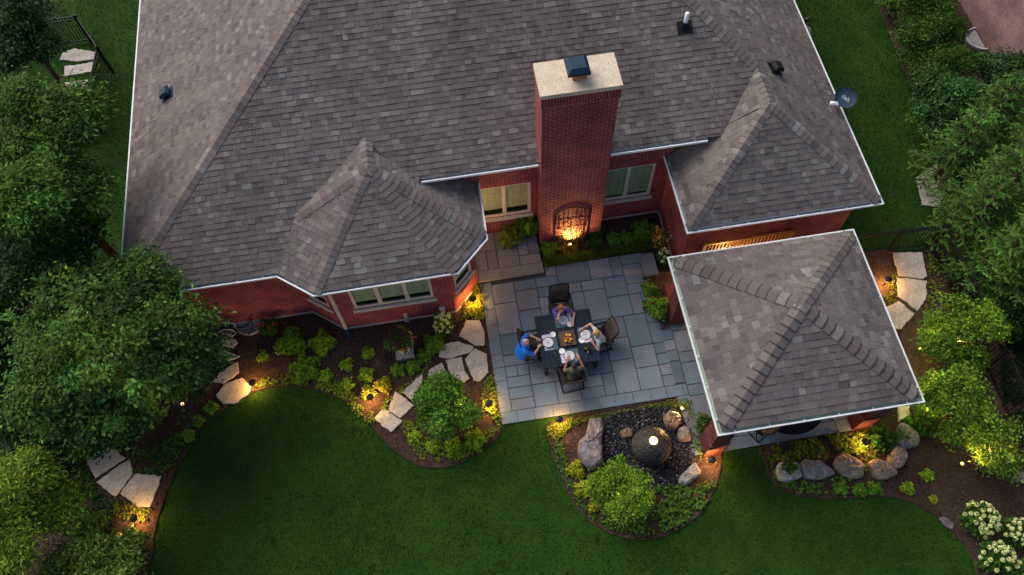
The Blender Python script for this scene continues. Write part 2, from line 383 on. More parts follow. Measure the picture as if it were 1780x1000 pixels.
# ------------------------------------------------------------------ shingled roofs
def clip2(sub,cl):
    out=sub
    for i in range(len(cl)):
        a=cl[i]; b=cl[(i+1)%len(cl)]; inp=out; out=[]
        if not inp: break
        ex,ey=b[0]-a[0],b[1]-a[1]
        side=lambda p: ex*(p[1]-a[1])-ey*(p[0]-a[0])
        for k in range(len(inp)):
            p=inp[k]; q=inp[(k+1)%len(inp)]; sp,sq=side(p),side(q)
            if sp>=0: out.append(p)
            if (sp>=0)!=(sq>=0):
                t=sp/(sp-sq); out.append((p[0]+(q[0]-p[0])*t,p[1]+(q[1]-p[1])*t))
    return out
SHC=[(.155,.133,.125),(.138,.122,.12),(.17,.152,.142),(.118,.105,.107),(.148,.12,.118),(.215,.205,.198),(.19,.172,.158),(.098,.088,.092),(.165,.132,.128)]
SHW=[.2,.2,.14,.12,.12,.05,.07,.05,.05]
V2=Vector
def shingles(mb, poly, course=.15, hue=(1,1,1), wr=(.1,.28), ref=None, light=1.0, mix=.78):
    poly=[Vector(p) for p in poly]
    n=Vector((0,0,0))
    for i in range(len(poly)): n+=poly[i].cross(poly[(i+1)%len(poly)])
    n.normalize()
    if n.z<0: n=-n; poly=poly[::-1]
    u=Vector((-n.y,n.x,0)).normalized(); v=n.cross(u)
    if v.z<0: u=-u; v=-v
    o=Vector(ref) if ref is not None else min(poly,key=lambda p:p.z)
    p2=[((p-o).dot(u),(p-o).dot(v)) for p in poly]
    A=sum(p2[i][0]*p2[(i+1)%len(p2)][1]-p2[(i+1)%len(p2)][0]*p2[i][1] for i in range(len(p2)))
    if A<0: p2=p2[::-1]
    u0,u1=min(p[0] for p in p2),max(p[0] for p in p2); v0,v1=min(p[1] for p in p2),max(p[1] for p in p2)
    W=lambda a,b,h: o+u*a+v*b+n*h
    mb.face([W(a,b,-.012) for a,b in p2],col=(.05,.05,.05),m=1)
    r0=math.floor(v0/course)
    for r in range(r0,int(math.ceil(v1/course))):
        va=r*course; x=u0-rnd.uniform(0,.4); rowk=rnd.uniform(.95,1.05)
        while x<u1:
            wd=rnd.uniform(*wr); raised=rnd.random()<.55
            q=clip2([(x,va-.004),(x+wd-.004,va-.004),(x+wd-.004,va+course),(x,va+course)],p2); x+=wd
            if len(q)<3: continue
            h0=.019+rnd.uniform(0,.004) if raised else .012; h1=.006
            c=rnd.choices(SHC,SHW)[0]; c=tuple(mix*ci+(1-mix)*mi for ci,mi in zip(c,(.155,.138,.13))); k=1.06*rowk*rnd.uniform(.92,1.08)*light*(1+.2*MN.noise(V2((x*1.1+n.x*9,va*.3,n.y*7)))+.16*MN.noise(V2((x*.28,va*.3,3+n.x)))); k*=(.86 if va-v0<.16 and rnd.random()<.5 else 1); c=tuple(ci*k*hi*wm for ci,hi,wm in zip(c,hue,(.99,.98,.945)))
            top=[W(a,b,h0+(h1-h0)*min(1,max(0,(b-va)/course))) for a,b in q]
            bot=[W(a,b,-.01) for a,b in q]
            mb.face(top,[(a,b) for a,b in q],c)
            for i in range(len(q)):
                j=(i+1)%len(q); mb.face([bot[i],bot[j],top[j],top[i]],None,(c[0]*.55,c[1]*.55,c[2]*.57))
    return n
def caps(mb,A,B,nL,nR,step=.17,wd=.17,th=.018,light=1.0,big=.35,band=.07,bk=.8):
    """overlapping ridge caps from A (low) up to B, nL/nR the two roof normals"""
    A=Vector(A); B=Vector(B); d=(B-A); L=d.length; d.normalize(); nm=(nL+nR).normalized()
    sides=[]
    for nn in (nL,nR):
        s=nn.cross(d); 
        if s.z>0 or (abs(s.z)<1e-3 and False): s=-s
        sides.append(s.normalized())
    if sides[0].dot(sides[1])>.3: sides[1]=-sides[1]
    k=0; t=0
    while t<L-.04:
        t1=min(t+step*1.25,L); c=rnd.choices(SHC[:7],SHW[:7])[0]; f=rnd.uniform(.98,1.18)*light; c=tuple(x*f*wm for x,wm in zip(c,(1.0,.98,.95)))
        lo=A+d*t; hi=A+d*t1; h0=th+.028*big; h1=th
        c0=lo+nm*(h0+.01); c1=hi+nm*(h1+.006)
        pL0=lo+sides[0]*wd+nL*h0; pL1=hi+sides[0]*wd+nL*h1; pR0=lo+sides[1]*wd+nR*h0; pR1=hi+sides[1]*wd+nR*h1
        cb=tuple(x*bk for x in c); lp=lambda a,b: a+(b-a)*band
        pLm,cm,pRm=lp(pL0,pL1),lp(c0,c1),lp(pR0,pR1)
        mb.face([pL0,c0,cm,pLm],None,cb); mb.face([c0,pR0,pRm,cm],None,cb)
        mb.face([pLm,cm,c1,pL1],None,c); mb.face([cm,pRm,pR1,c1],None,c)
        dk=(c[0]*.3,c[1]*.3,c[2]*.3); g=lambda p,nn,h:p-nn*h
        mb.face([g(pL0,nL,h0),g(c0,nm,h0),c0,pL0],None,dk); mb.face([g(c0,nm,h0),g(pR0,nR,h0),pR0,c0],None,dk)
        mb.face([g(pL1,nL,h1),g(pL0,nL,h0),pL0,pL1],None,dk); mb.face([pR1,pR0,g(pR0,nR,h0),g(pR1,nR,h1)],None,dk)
        t+=step
def gutter(mb, pts, z, w_=.11, h=.11, hang=.62, closed=False):
    """pts: outer top edge, inside on the left when walking"""
    P=[Vector((p[0],p[1],0)) for p in pts]; n=len(P)
    def inward(i):
        ds=[]
        if closed or i>0: ds.append((P[i]-P[i-1]).normalized())
        if closed or i<n-1: ds.append((P[(i+1)%n]-P[i]).normalized())
        ns=[Vector((-d.y,d.x,0)) for d in ds]
        if len(ns)==1: return ns[0]
        b=(ns[0]+ns[1]); return b/(b.length_squared/2) if b.length>1e-6 else ns[0]
    prof=[(.038,-.012,0),(.036,.004,0),(0,.004,0),(0,-.05,0),(.03,-h,0),(w_,-h,1),(w_,.02,1)]
    inner=[(.037,-.012),(.037,-h+.012),(w_-.004,-h+.012)]
    def ring(i):
        q=inward(i); return [P[i]+q*a+Vector((0,0,z+b)) for a,b,_ in prof],[P[i]+q*a+Vector((0,0,z+b)) for a,b in inner]
    rs=[ring(i) for i in range(n)]
    rng_=range(n if closed else n-1)
    for i in rng_:
        A,a=rs[i]; B,b=rs[(i+1)%n]
        for k in range(len(prof)-1): mb.face([A[k],B[k],B[k+1],A[k+1]],m=0)
        for k in range(2): mb.face([a[k],b[k],b[k+1],a[k+1]],m=1)
        d=(P[(i+1)%n]-P[i]); L=d.length; d.normalize(); q=Vector((-d.y,d.x,0)); k=max(1,int(L/hang))
        for j in range(k):
            c=P[i]+d*(L*(j+.5)/k)+q*(w_/2+.01)+Vector((0,0,z-.002)); mb.obox(c,d*.011,q*(w_/2),Vector((0,0,.008)))
    if not closed:
        for i in (0,n-1): mb.face(rs[i][0])

ZE=2.9
zF=lambda x,y: ZE+.5*(y-10.52); zL=lambda x,y: ZE+.54*(x+8.9); zR=lambda x,y: ZE+.6*(11.05-x)
zWF=lambda x,y: ZE+.633*(y-10.0); zWL=lambda x,y: ZE+.623*(x-5.75)
pl=lambda f,pts:[Vector((x,y,f(x,y))) for x,y in pts]
house=thing('brick_house','large red brick house under a broad grey brown shingled hip roof','house')
rf=MB(); cp=MB()
AP=(1.6,21.86)
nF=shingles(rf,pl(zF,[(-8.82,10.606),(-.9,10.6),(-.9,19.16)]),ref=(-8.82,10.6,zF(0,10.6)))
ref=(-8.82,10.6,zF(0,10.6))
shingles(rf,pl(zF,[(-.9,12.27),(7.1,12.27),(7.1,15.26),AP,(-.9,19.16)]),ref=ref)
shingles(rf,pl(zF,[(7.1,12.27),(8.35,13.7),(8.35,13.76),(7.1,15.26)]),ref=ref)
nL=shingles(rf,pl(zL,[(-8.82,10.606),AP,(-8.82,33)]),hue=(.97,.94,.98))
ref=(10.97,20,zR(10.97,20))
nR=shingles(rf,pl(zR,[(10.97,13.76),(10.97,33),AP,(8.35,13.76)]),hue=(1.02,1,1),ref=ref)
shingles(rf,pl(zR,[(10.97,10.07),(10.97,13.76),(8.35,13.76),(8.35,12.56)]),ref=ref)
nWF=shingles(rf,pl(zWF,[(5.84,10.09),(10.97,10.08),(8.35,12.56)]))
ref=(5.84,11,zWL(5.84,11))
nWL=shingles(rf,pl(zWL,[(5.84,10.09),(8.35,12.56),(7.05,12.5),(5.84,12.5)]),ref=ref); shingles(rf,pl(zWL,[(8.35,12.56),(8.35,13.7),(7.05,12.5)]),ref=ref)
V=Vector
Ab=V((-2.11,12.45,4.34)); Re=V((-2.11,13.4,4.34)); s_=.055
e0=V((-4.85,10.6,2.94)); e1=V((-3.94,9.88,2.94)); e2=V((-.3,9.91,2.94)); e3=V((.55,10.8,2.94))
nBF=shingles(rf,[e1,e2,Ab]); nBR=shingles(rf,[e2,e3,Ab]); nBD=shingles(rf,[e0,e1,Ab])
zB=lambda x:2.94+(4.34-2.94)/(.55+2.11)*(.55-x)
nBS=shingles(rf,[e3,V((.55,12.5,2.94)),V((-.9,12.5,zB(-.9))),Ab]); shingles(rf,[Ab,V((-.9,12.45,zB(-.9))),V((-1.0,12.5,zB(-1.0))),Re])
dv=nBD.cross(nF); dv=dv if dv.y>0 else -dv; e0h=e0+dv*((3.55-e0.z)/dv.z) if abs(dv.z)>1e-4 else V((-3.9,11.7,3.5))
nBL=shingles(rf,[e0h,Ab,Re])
shingles(rf,[e0,Ab,e0h])
# hips and ridges
hl=lambda x:V((x,10.52+1.08*(x+8.9),zL(x,0))); hr=lambda x:V((x,10.52+1.2*(11.05-x),zR(x,0)))
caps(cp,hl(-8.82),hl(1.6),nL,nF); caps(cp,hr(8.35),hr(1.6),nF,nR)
wa=V((8.35,12.56,4.52)); we=V((8.35,13.76,4.52))
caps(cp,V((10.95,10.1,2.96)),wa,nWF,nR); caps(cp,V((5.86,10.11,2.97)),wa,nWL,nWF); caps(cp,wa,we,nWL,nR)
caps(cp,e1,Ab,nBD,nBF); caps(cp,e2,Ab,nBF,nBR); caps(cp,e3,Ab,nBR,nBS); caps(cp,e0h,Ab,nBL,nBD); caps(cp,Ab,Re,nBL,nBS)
roof=rf.build('roof',[M['shingle'],M['deck']],house)
cp.build('ridge_cap',M['shingle'],roof)
g=MB()
gutter(g,[(-8.9,33),(-8.9,10.52),(-4.88,10.52),(-3.97,9.8),(-.26,9.83),(.63,10.72),(.65,12.5)],ZE)
gutter(g,[(-.86,12.19),(2.225,12.19)],3.735); gutter(g,[(4.085,12.19),(6.75,12.19)],3.735)
gutter(g,[(5.75,12.5),(5.75,9.99),(11.07,9.99),(11.07,33)],ZE)
g.build('gutter',[M['white'],M['gutter_in']],house)
# soffit and fascia under the eaves
sf=MB()
for b in ((-8.79,-8.45,10.7,32,2.72,2.8),(-8.79,-4.4,10.63,10.86,2.72,2.8),(-.9,2.23,12.3,12.5,3.55,3.63),(4.08,6.6,12.3,12.5,3.55,3.63),(5.86,6.02,10.1,12.5,2.72,2.8),(5.86,10.96,10.1,10.35,2.72,2.8),(10.6,10.96,10.35,32,2.72,2.8),(-3.7,-.5,9.93,10.2,2.72,2.8)): sf.box(*b)
sf.prism([(-4.7,10.6),(-3.88,9.92),(-3.7,10.17),(-4.6,10.86)],2.73,2.79); sf.prism([(-.53,10.17),(-.33,9.93),(.5,10.75),(.24,10.97)],2.73,2.79); sf.box(.24,.53,10.9,12.5,2.73,2.79)
sf.build('soffit',M['white'],house)

# walls with real window openings
def wall_panel(mb,p0,p1,z0,z1,ops=(),dep=.1):
    p0=V((p0[0],p0[1],0)); p1=V((p1[0],p1[1],0)); d=p1-p0; L=d.length; d.normalize(); n=V((d.y,-d.x,0))
    us=sorted({0,L,*[o[0] for o in ops],*[o[1] for o in ops]}); vs=sorted({z0,z1,*[o[2] for o in ops],*[o[3] for o in ops]})
    P=lambda u,v,w=0:p0+d*u+V((0,0,v))+n*w
    for i in range(len(us)-1):
        for j in range(len(vs)-1):
            a,b,c,e=us[i],us[i+1],vs[j],vs[j+1]; mu,mv=(a+b)/2,(c+e)/2
            if any(o[0]<mu<o[1] and o[2]<mv<o[3] for o in ops): continue
            mb.face([P(a,c),P(b,c),P(b,e),P(a,e)],[(a,c),(b,c),(b,e),(a,e)])
    for a,b,c,e in ops:
        for q,uvq in (([P(a,c),P(b,c),P(b,c,-dep),P(a,c,-dep)],[(a,c),(b,c),(b,c-dep),(a,c-dep)]),([P(a,e),P(a,e,-dep),P(b,e,-dep),P(b,e)],[(a,e),(a,e+dep),(b,e+dep),(b,e)]),([P(a,c),P(a,c,-dep),P(a,e,-dep),P(a,e)],[(a,c),(a+dep,c),(a+dep,e),(a,e)]),([P(b,c),P(b,e),P(b,e,-dep),P(b,c,-dep)],[(b,c),(b,e),(b+dep,e),(b+dep,c)])):
            mb.face(q,uvq)
    return P,d,n
def bar(mb,P,d,n,u0,u1,v0,v1,w0,w1,m=0):
    c=(P(u0,v0,w0)+P(u1,v1,w1))/2
    mb.obox(c,d*(u1-u0)/2,n*(abs(w1-w0)/2),V((0,0,(v1-v0)/2)),m=m)
def window(P,d,n,op,panes,blind='blind',label=None):
    u0,u1,v0,v1=op; f=MB(); fw=.055
    for a,b,c,e in ((u0,u1,v0,v0+fw),(u0,u1,v1-fw,v1),(u0,u0+fw,v0+fw,v1-fw),(u1-fw,u1,v0+fw,v1-fw)): bar(f,P,d,n,a,b,c,e,-.09,-.025)
    k=len(panes)
    for i in range(k-1): bar(f,P,d,n,panes[i][1],panes[i+1][0],v0+fw,v1-fw,-.09,-.02)
    for a,b in panes:
        aa,bb=max(a,u0+fw),min(b,u1-fw); s=.03
        for q in ((aa,bb,v0+fw,v0+fw+s),(aa,bb,v1-fw-s,v1-fw),(aa,aa+s,v0+fw+s,v1-fw-s),(bb-s,bb,v0+fw+s,v1-fw-s)): bar(f,P,d,n,*q,-.075,-.035)
    o=f.build('window',M['trim'],house)
    for a,b in panes:
        aa,bb=max(a,u0+fw)+.03,min(b,u1-fw)-.03; g=MB(); bar(g,P,d,n,aa,bb,v0+fw+.03,v1-fw-.03,-.06,-.056); g.build('pane',M['glass'],o)
        bl=MB(); h=v1-v0
        z=v1-.06
        while z>v0+.3:
            bl.face([P(aa,z,-.105),P(bb,z,-.105),P(bb,z-.2,-.098),P(aa,z-.2,-.098)]); bl.face([P(aa,z-.2,-.098),P(bb,z-.2,-.098),P(bb,z-.2,-.105),P(aa,z-.2,-.105)]); bl.face([P(aa,z-.2,-.096),P(bb,z-.2,-.096),P(bb,z-.186,-.096),P(aa,z-.186,-.096)],m=1); z-=.2
        [bl.face([P(aa+(bb-aa)*f_-.006,v0+.22,-.094),P(aa+(bb-aa)*f_+.006,v0+.22,-.094),P(aa+(bb-aa)*f_+.006,v1-.05,-.094),P(aa+(bb-aa)*f_-.006,v1-.05,-.094)],m=1) for f_ in (.3,.7)]; bl.build('blind',[M[blind],M['trim_dark']],o)
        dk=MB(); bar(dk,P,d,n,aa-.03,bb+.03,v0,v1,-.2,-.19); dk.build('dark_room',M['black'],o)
        hn=MB(); bar(hn,P,d,n,(aa+bb)/2-.06,(aa+bb)/2+.12,v0+.12,v0+.15,-.07,-.05); hn.build('window_crank',M['black'],o)
    s=MB(); bar(s,P,d,n,u0-.06,u1+.06,v0-.13,v0-.001,-.08,.05); s.build('sill',M['stone_trim'],o)
    if v1<2.75:
        l=MB(); a,b,c,e=u0-.04,u1+.04,v1,v1+.215
        l.face([P(a,c,.004),P(b,c,.004),P(b,e,.004),P(a,e,.004)],[(a,0),(b,0),(b,.215),(a,.215)]); l.build('lintel',M['soldier'],o)
    return o
M['trim_dark']=plain('blind_cord',(.36,.35,.26),.8,.1,3,0)
WL=MB(); BT=MB()
segs=[((-8.45,32),(-8.45,10.86),2.85,None),((-8.45,10.86),(-4.62,10.86),2.85,None),((-4.62,10.86),(-3.74,10.17),2.85,(.2,.92,1.1,2.4)),((-3.74,10.17),(-.53,10.17),2.85,(.5,2.7,1.1,2.4)),((-.53,10.17),(.24,10.97),2.85,(.16,.92,1.1,2.4)),((.24,10.97),(.24,12.5),2.85,None),((.24,12.5),(6.02,12.5),3.7,None),((6.02,12.5),(6.02,10.35),2.85,None),((6.02,10.35),(10.6,10.35),2.85,None),((10.6,10.35),(10.6,32),2.85,None)]
for p0,p1,h,op in segs:
    if h>3: ops=[(.35,1.82,1.02,2.58),(3.85,5.36,1.02,2.6)]
    else: ops=[op] if op else []
    P,d,n=wall_panel(WL,p0,p1,-.05,h,ops)
    L=(V((*p1,0))-V((*p0,0))).length; bar(BT,P,d,n,.0,L,.0,.07,0.0,.03)
    if h>3:
        window(P,d,n,ops[0],[(.35,1.03),(1.09,1.82)],'blind_painted_glow'); window(P,d,n,ops[1],[(3.85,4.58),(4.64,5.36)],'blind')
    elif op:
        a,b=op[0],op[1]; window(P,d,n,op,[(a,b)] if b-a<1 else [(a,a+.7),(a+.76,a+1.45),(a+1.51,b)],'blind')
WL.build('wall',M['brick'],house); BT.build('base_trim',M['stone_trim'],house)
# chimney
ch=MB()
def bbox_uv(mb,x0,x1,y0,y1,z0,z1):
    for a,b in (((x0,y0),(x1,y0)),((x1,y0),(x1,y1)),((x1,y1),(x0,y1)),((x0,y1),(x0,y0))):
        L=abs(a[0]-b[0])+abs(a[1]-b[1]); mb.face([(*a,z0),(*b,z0),(*b,z1),(*a,z1)],[(0,z0),(L,z0),(L,z1),(0,z1)])
    mb.face([(x0,y0,z1),(x1,y0,z1),(x1,y1,z1),(x0,y1,z1)],[(x0,y0),(x1,y0),(x1,y1),(x0,y1)])
    mb.face([(x0,y1,z0),(x1,y1,z0),(x1,y0,z0),(x0,y0,z0)],[(x0,y0),(x1,y0),(x1,y1),(x0,y1)])
bbox_uv(ch,2.245,4.065,11.97,12.88,-.05,6.28); bbox_uv(ch,2.215,4.095,11.94,12.91,6.28,6.36)
bbox_uv(ch,2.215,4.095,11.94,12.91,6.565,6.62)
chim=ch.build('chimney',M['brick'],house)
c2=MB()
for a,b in (((2.22,11.945),(4.09,11.945)),((4.09,11.945),(4.09,12.905)),((4.09,12.905),(2.22,12.905)),((2.22,12.905),(2.22,11.945))):
    L=abs(a[0]-b[0])+abs(a[1]-b[1]); c2.face([(*a,6.362),(*b,6.362),(*b,6.563),(*a,6.563)],[(0,0),(L,0),(L,.215),(0,.215)])
c2.build('soldier_course',M['soldier'],chim)
c3=MB(); c3.box(2.2,4.11,11.925,12.925,6.62,6.74); bevel(c3.build('chimney_cap',M['cap'],chim),.012)
c4=MB(); c4.box(3.0,3.33,12.26,12.59,6.74,6.95); bevel(c4.build('flue',M['clay'],chim),.02)
c5=MB()
c5.hexa([(2.86,12.1,7.03),(3.38,12.1,7.03),(3.38,12.64,7.03),(2.86,12.64,7.03)],[(2.86,12.1,7.1),(3.38,12.1,7.1),(3.38,12.64,7.1),(2.86,12.64,7.1)])
c5.hexa([(2.86,12.1,7.1),(3.38,12.1,7.1),(3.38,12.64,7.1),(2.86,12.64,7.1)],[(2.95,12.19,7.2),(3.29,12.19,7.2),(3.29,12.55,7.2),(2.95,12.55,7.2)])
for x in (2.95,3.28):
    for y in (12.2,12.55): c5.box(x,x+.02,y,y+.02,6.94,7.03)
c5.build('flue_cover',M['navy'],chim)
# downspout
dsp=MB(); dsp.box(-3.72,-3.63,10.04,10.11,.18,2.8); dsp.hexa([(-3.72,9.9,2.82),(-3.63,9.9,2.82),(-3.63,9.97,2.82),(-3.72,9.97,2.82)],[(-3.72,9.86,2.9),(-3.63,9.86,2.9),(-3.63,9.93,2.9),(-3.72,9.93,2.9)])
dsp.hexa([(-3.72,10.04,2.7),(-3.63,10.04,2.7),(-3.63,10.11,2.7),(-3.72,10.11,2.7)],[(-3.72,9.89,2.84),(-3.63,9.89,2.84),(-3.63,9.97,2.84),(-3.72,9.97,2.84)])
ds=dsp.build('downspout',M['stone_trim'],house)
o=MB(); o.tube([(-3.675,10.07,.2),(-3.66,10.03,.08),(-3.6,9.86,.05)],[.07,.08,.075],10); o.build('drain_outlet',M['navy'],ds)
o=MB(); o.box(-.98,-.82,10.1,10.17,.33,.47); bevel(o.build('wall_vent',M['white'],house),.02)
# roof vents and pipe
def on_roof(f,x,y): return V((x,y,f(x,y)))
def roof_vent(name,f,x,y,nrm,rot,mat):
    p=on_roof(f,x,y); mb=MB(); q=nrm.to_track_quat('Z','Y').to_matrix()@Matrix.Rotation(rot,3,'Z')
    ax,ay,az=q@V((1,0,0)),q@V((0,1,0)),q@V((0,0,1))
    mb.obox(p+az*.03,ax*.2,ay*.2,az*.008); mb.obox(p+az*.09,ax*.12,ay*.12,az*.05)
    b=[p+az*.12+ax*sx*.17+ay*sy*.17 for sx,sy in ((-1,-1),(1,-1),(1,1),(-1,1))]; t_=[p+az*.2+ax*sx*.12+ay*sy*.12 for sx,sy in ((-1,-1),(1,-1),(1,1),(-1,1))]
    mb.hexa(b,t_); mb.build(name,mat,roof)
roof_vent('roof_vent',zR,8.97,13.91,nR,.2,M['black']); roof_vent('roof_vent',zL,-7.56,16.44,nL,.1,M['navy'])
p=on_roof(zF,6.59,14.92); mb=MB(); mb.tube([p-V((0,0,.1)),p+V((0,0,.5))],.058,14); vp=mb.build('vent_pipe',M['white'],roof,True)
mb=MB(); q=nF.to_track_quat('Z','Y').to_matrix(); mb.obox(p+nF*.03,q@V((.2,0,0)),q@V((0,.17,0)),nF*.01); mb.tube([p,p+V((0,0,.2))],[.13,.075],14); mb.build('flashing',M['black'],vp)
# ------------------------------------------------------------------ pavilion
pav=thing('pavilion','square open pavilion with grey shingled hip roof on brick piers beside the patio','pavilion')
px0,px1,py0,py1,pz=5.16,10.18,4.70,9.54,2.62
ap=V((7.65,7.15,3.78)); a0,a1,a2,a3=[V((x,y,pz+.045)) for x,y in ((px0+.1,py0+.1),(px1-.1,py0+.1),(px1-.1,py1-.1),(px0+.1,py1-.1))]
rf=MB(); cp=MB(); hue=(.95,.96,.98)
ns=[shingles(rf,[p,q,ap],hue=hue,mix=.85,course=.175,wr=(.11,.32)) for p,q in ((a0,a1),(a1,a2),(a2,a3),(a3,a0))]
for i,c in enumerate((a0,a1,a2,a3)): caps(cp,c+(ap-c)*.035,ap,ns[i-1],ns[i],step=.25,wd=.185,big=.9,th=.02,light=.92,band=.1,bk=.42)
prf=rf.build('roof',[M['shingle'],M['deck']],pav); cp.build('ridge_cap',M['shingle'],prf)
g=MB(); gutter(g,[(px0,py0),(px1,py0),(px1,py1),(px0,py1)],pz,w_=.125,hang=.72,closed=True); g.build('gutter',[M['white'],M['gutter_green']],pav)
bm_=MB()
for b in ((px0+.25,px1-.25,py0+.25,py0+.4,2.3,2.55),(px0+.25,px1-.25,py1-.4,py1-.25,2.3,2.55),(px0+.25,px0+.4,py0+.4,py1-.4,2.3,2.55),(px1-.4,px1-.25,py0+.4,py1-.4,2.3,2.55)): bm_.box(*b)
bm_.build('beam',M['wood'],pav)
mb=MB(); mb.box(px0+.13,px1-.13,py0+.13,py1-.13,2.56,2.59); mb.build('ceiling',M['wood'],pav)
for x,y in ((5.38,4.9),(9.42,4.93),(9.42,8.72),(5.42,8.72)):
    mb=MB(); bbox_uv(mb,x,x+.46,y,y+.46,0,2.3); p_=mb.build('pier',M['shaded_pierbrick'],pav)
    mb=MB(); mb.box(x-.03,x+.49,y-.03,y+.49,.95,1.01); mb.build('pier_band',M['shaded_pierbrick'],p_); mb=MB(); mb.box(x-.015,x+.475,y-.015,y+.475,.0,.06); mb.build('pier_foot',M['shaded_pierbrick'],p_)
def brick_wall(name,label,x0,x1,y0,y1,h):
    mb=MB(); bbox_uv(mb,x0,x1,y0,y1,0,h); o=mb.build(name,M['shaded_pierbrick']); tag(o,label,'wall'); return o
brick_wall('low_brick_wall','low brick seat wall behind the round planted pot by the pavilion',5.5,5.86,9.19,9.9,.3)
brick_wall('low_brick_wall','short low brick wall beside the front left pavilion pier',5.4,5.62,5.37,5.62,.3)

# lattice behind the pavilion, lit
lat=thing('wooden_lattice','amber lit wooden lattice panel against the brick wall behind the pavilion','lattice',(6.55,10.24,.75))
mb=MB()
for i in range(25): mb.box(.03+.1*i,.055+.1*i,-.012,.012,.03,.87)
for i in range(9): mb.box(.03,2.5,.0125,.03,.05+.1*i,.075+.1*i)
for b in ((0,2.55,-.02,.035,-.03,.03),(0,2.55,-.02,.035,.87,.93),(-.03,.03,-.02,.035,.03,.87),(2.5,2.55,-.02,.035,.03,.87)): mb.box(*b)
mb.build('slats',M['wood'],lat)
for x in (.02,2.5):
    m_=MB(); m_.box(x-.03,x+.03,.036,.08,-.75,.9); m_.build('post',M['wood'],lat)
def point(name,loc,power,rad=.04,col=(1,.5,.12),parent=None):
    l=bpy.data.lights.new(name,'POINT'); l.energy=power; l.shadow_soft_size=rad; l.color=col
    o=bpy.data.objects.new(name,l); COL.objects.link(o); o.location=loc
    if parent is not None: o.parent=parent
    return o

# ------------------------------------------------------------------ lamps
PATHP=33
proto_path=None
def path_light(px,py,label,power=PATHP):
    power*=rnd.uniform(.75,1.2)
    p=at(px,py,.42)
    t_=thing('path_light',label,'path light',(p.x,p.y,0),0,'path lights along the garden beds')
    m_=MB(); m_.tube([(0,0,-.05),(0,0,.36)],.013,8); m_.build('stem',M['bronze'],t_,True)
    m_=MB(); m_.lathe([(.098,.405),(.1,.412),(.06,.435),(.015,.45),(.012,.465),(.001,.468)],24); m_.build('hat',M['bronze'],t_,True)
    m_=MB(); m_.lathe([(.03,.34),(.038,.36),(.038,.395),(.02,.403)],16); m_.build('lens',M['glow_small'],t_,True)
    point('path_lamp',(0.0,0,.31),power,.03,parent=t_)
    return t_
for q,l in (((438,665),'path light beside the pointed flagstone at the left lawn edge'),((643,690),'path light amid the mulch by the lowest stepping stones'),((850,701),'path light in lit ground cover left of the patio corner'),((972,729),'path light at the bottom left corner of the fountain bed'),((1238,799),'path light in front of the brick pier at the fountain'),((1505,768),'path light in bright ground cover above the boulder row'),((1545,485),'path light beside the flagstones by the black metal gate'),((822,519),'path light in the corner between bay wall and patio'),((232,901),'path light below the three lower left flagstones')):
    path_light(*q,l)
def uplight(px,py,z,label,aim,power,blend=.6,size=75):
    p=at(px,py,z)
    t_=thing('spot_light',label,'spotlight',(p.x,p.y,0),0,'uplights aimed at plants and stone')
    d=(V(aim)-V((p.x,p.y,z))).normalized()
    m_=MB(); m_.tube([(0,0,-.05),(0,0,z-.03)],.012,8); m_.build('stake',M['bronze'],t_)
    m_=MB(); c=V((0,0,z)); m_.tube([c-d*.09,c-d*.02,c+d*.025],[.028,.036,.04],12); m_.build('housing',M['bronze'],t_,True)
    m_=MB(); m_.ball(tuple(c+d*.03),.042,10,6); m_.build('lens',M['glow'],t_,True)
    l=bpy.data.lights.new('spot_lamp','SPOT'); l.energy=power*7; l.spot_size=R(size); l.spot_blend=blend; l.color=(1,.56,.16); l.shadow_soft_size=.03
    o=bpy.data.objects.new('spot_lamp',l); COL.objects.link(o); o.parent=t_; o.location=c+d*.09; o.rotation_euler=d.to_track_quat('-Z','Y').to_euler()
    return t_
def P3(px,py,z): q=at(px,py,z); return (q.x,q.y,z)
uplight(318,703,.5,'small spotlight glowing under the big round leafy tree',P3(250,660,2.5),40)
uplight(818,712,.25,'spotlight at the right foot of the small bushy tree by the patio',P3(775,690,1.0),26)
uplight(1187,708,.25,'spotlight in the top right corner of the fountain bed',P3(1165,735,.3),16)
uplight(1597,607,.25,'spotlight at the foot of the upper lit tree right of the pavilion',P3(1655,580,1.1),150)
uplight(1671,807,.25,'spotlight on bare mulch by the bare branched shrub at right',P3(1720,775,1.2),55)
uplight(991,427,.3,'spotlight in the bed below the arched iron trellis',(3.15,11.97,.55),15,1.0,150)
uplight(1585,690,.3,'assumed spotlight hidden below the lower right pavilion eave at the lower lit tree',P3(1640,690,1.4),190)  # lamp out of view under the eave, assumed for the light on this tree
uplight(1075,868,.25,'spotlight inside the rounded shrub in the fountain bed',P3(1080,850,.9),20)
point('assumed_lattice_lamp',(7.3,-.35,.1),1,.05,parent=None).location=(7.4,10.02,.55); bpy.data.objects['assumed_lattice_lamp'].data.energy=110  # bare lamp with no fixture, assumed and unseen, added to light the lattice

sc_=thing('assumed_wall_sconce','assumed small dark lantern on the bay wall above the porch, out of view','sconce',(.25,11.75,1.95)); m_=MB(); m_.box(0,.03,-.06,.06,-.1,.1); m_.box(.03,.1,-.015,.015,.05,.07); m_.build('bracket',M['bronze'],sc_); m_=MB(); m_.lathe([(.05,-.12),(.06,.06),(.09,.08),(.02,.15)],12,(.14,0,0)); m_.build('lantern',M['glow_small'],sc_,True)  # unseen lantern, assumed from the warm porch light and added to supply it
point('assumed_sconce_lamp',(.27,0,-.05),11,.06,(1,.6,.28),sc_)
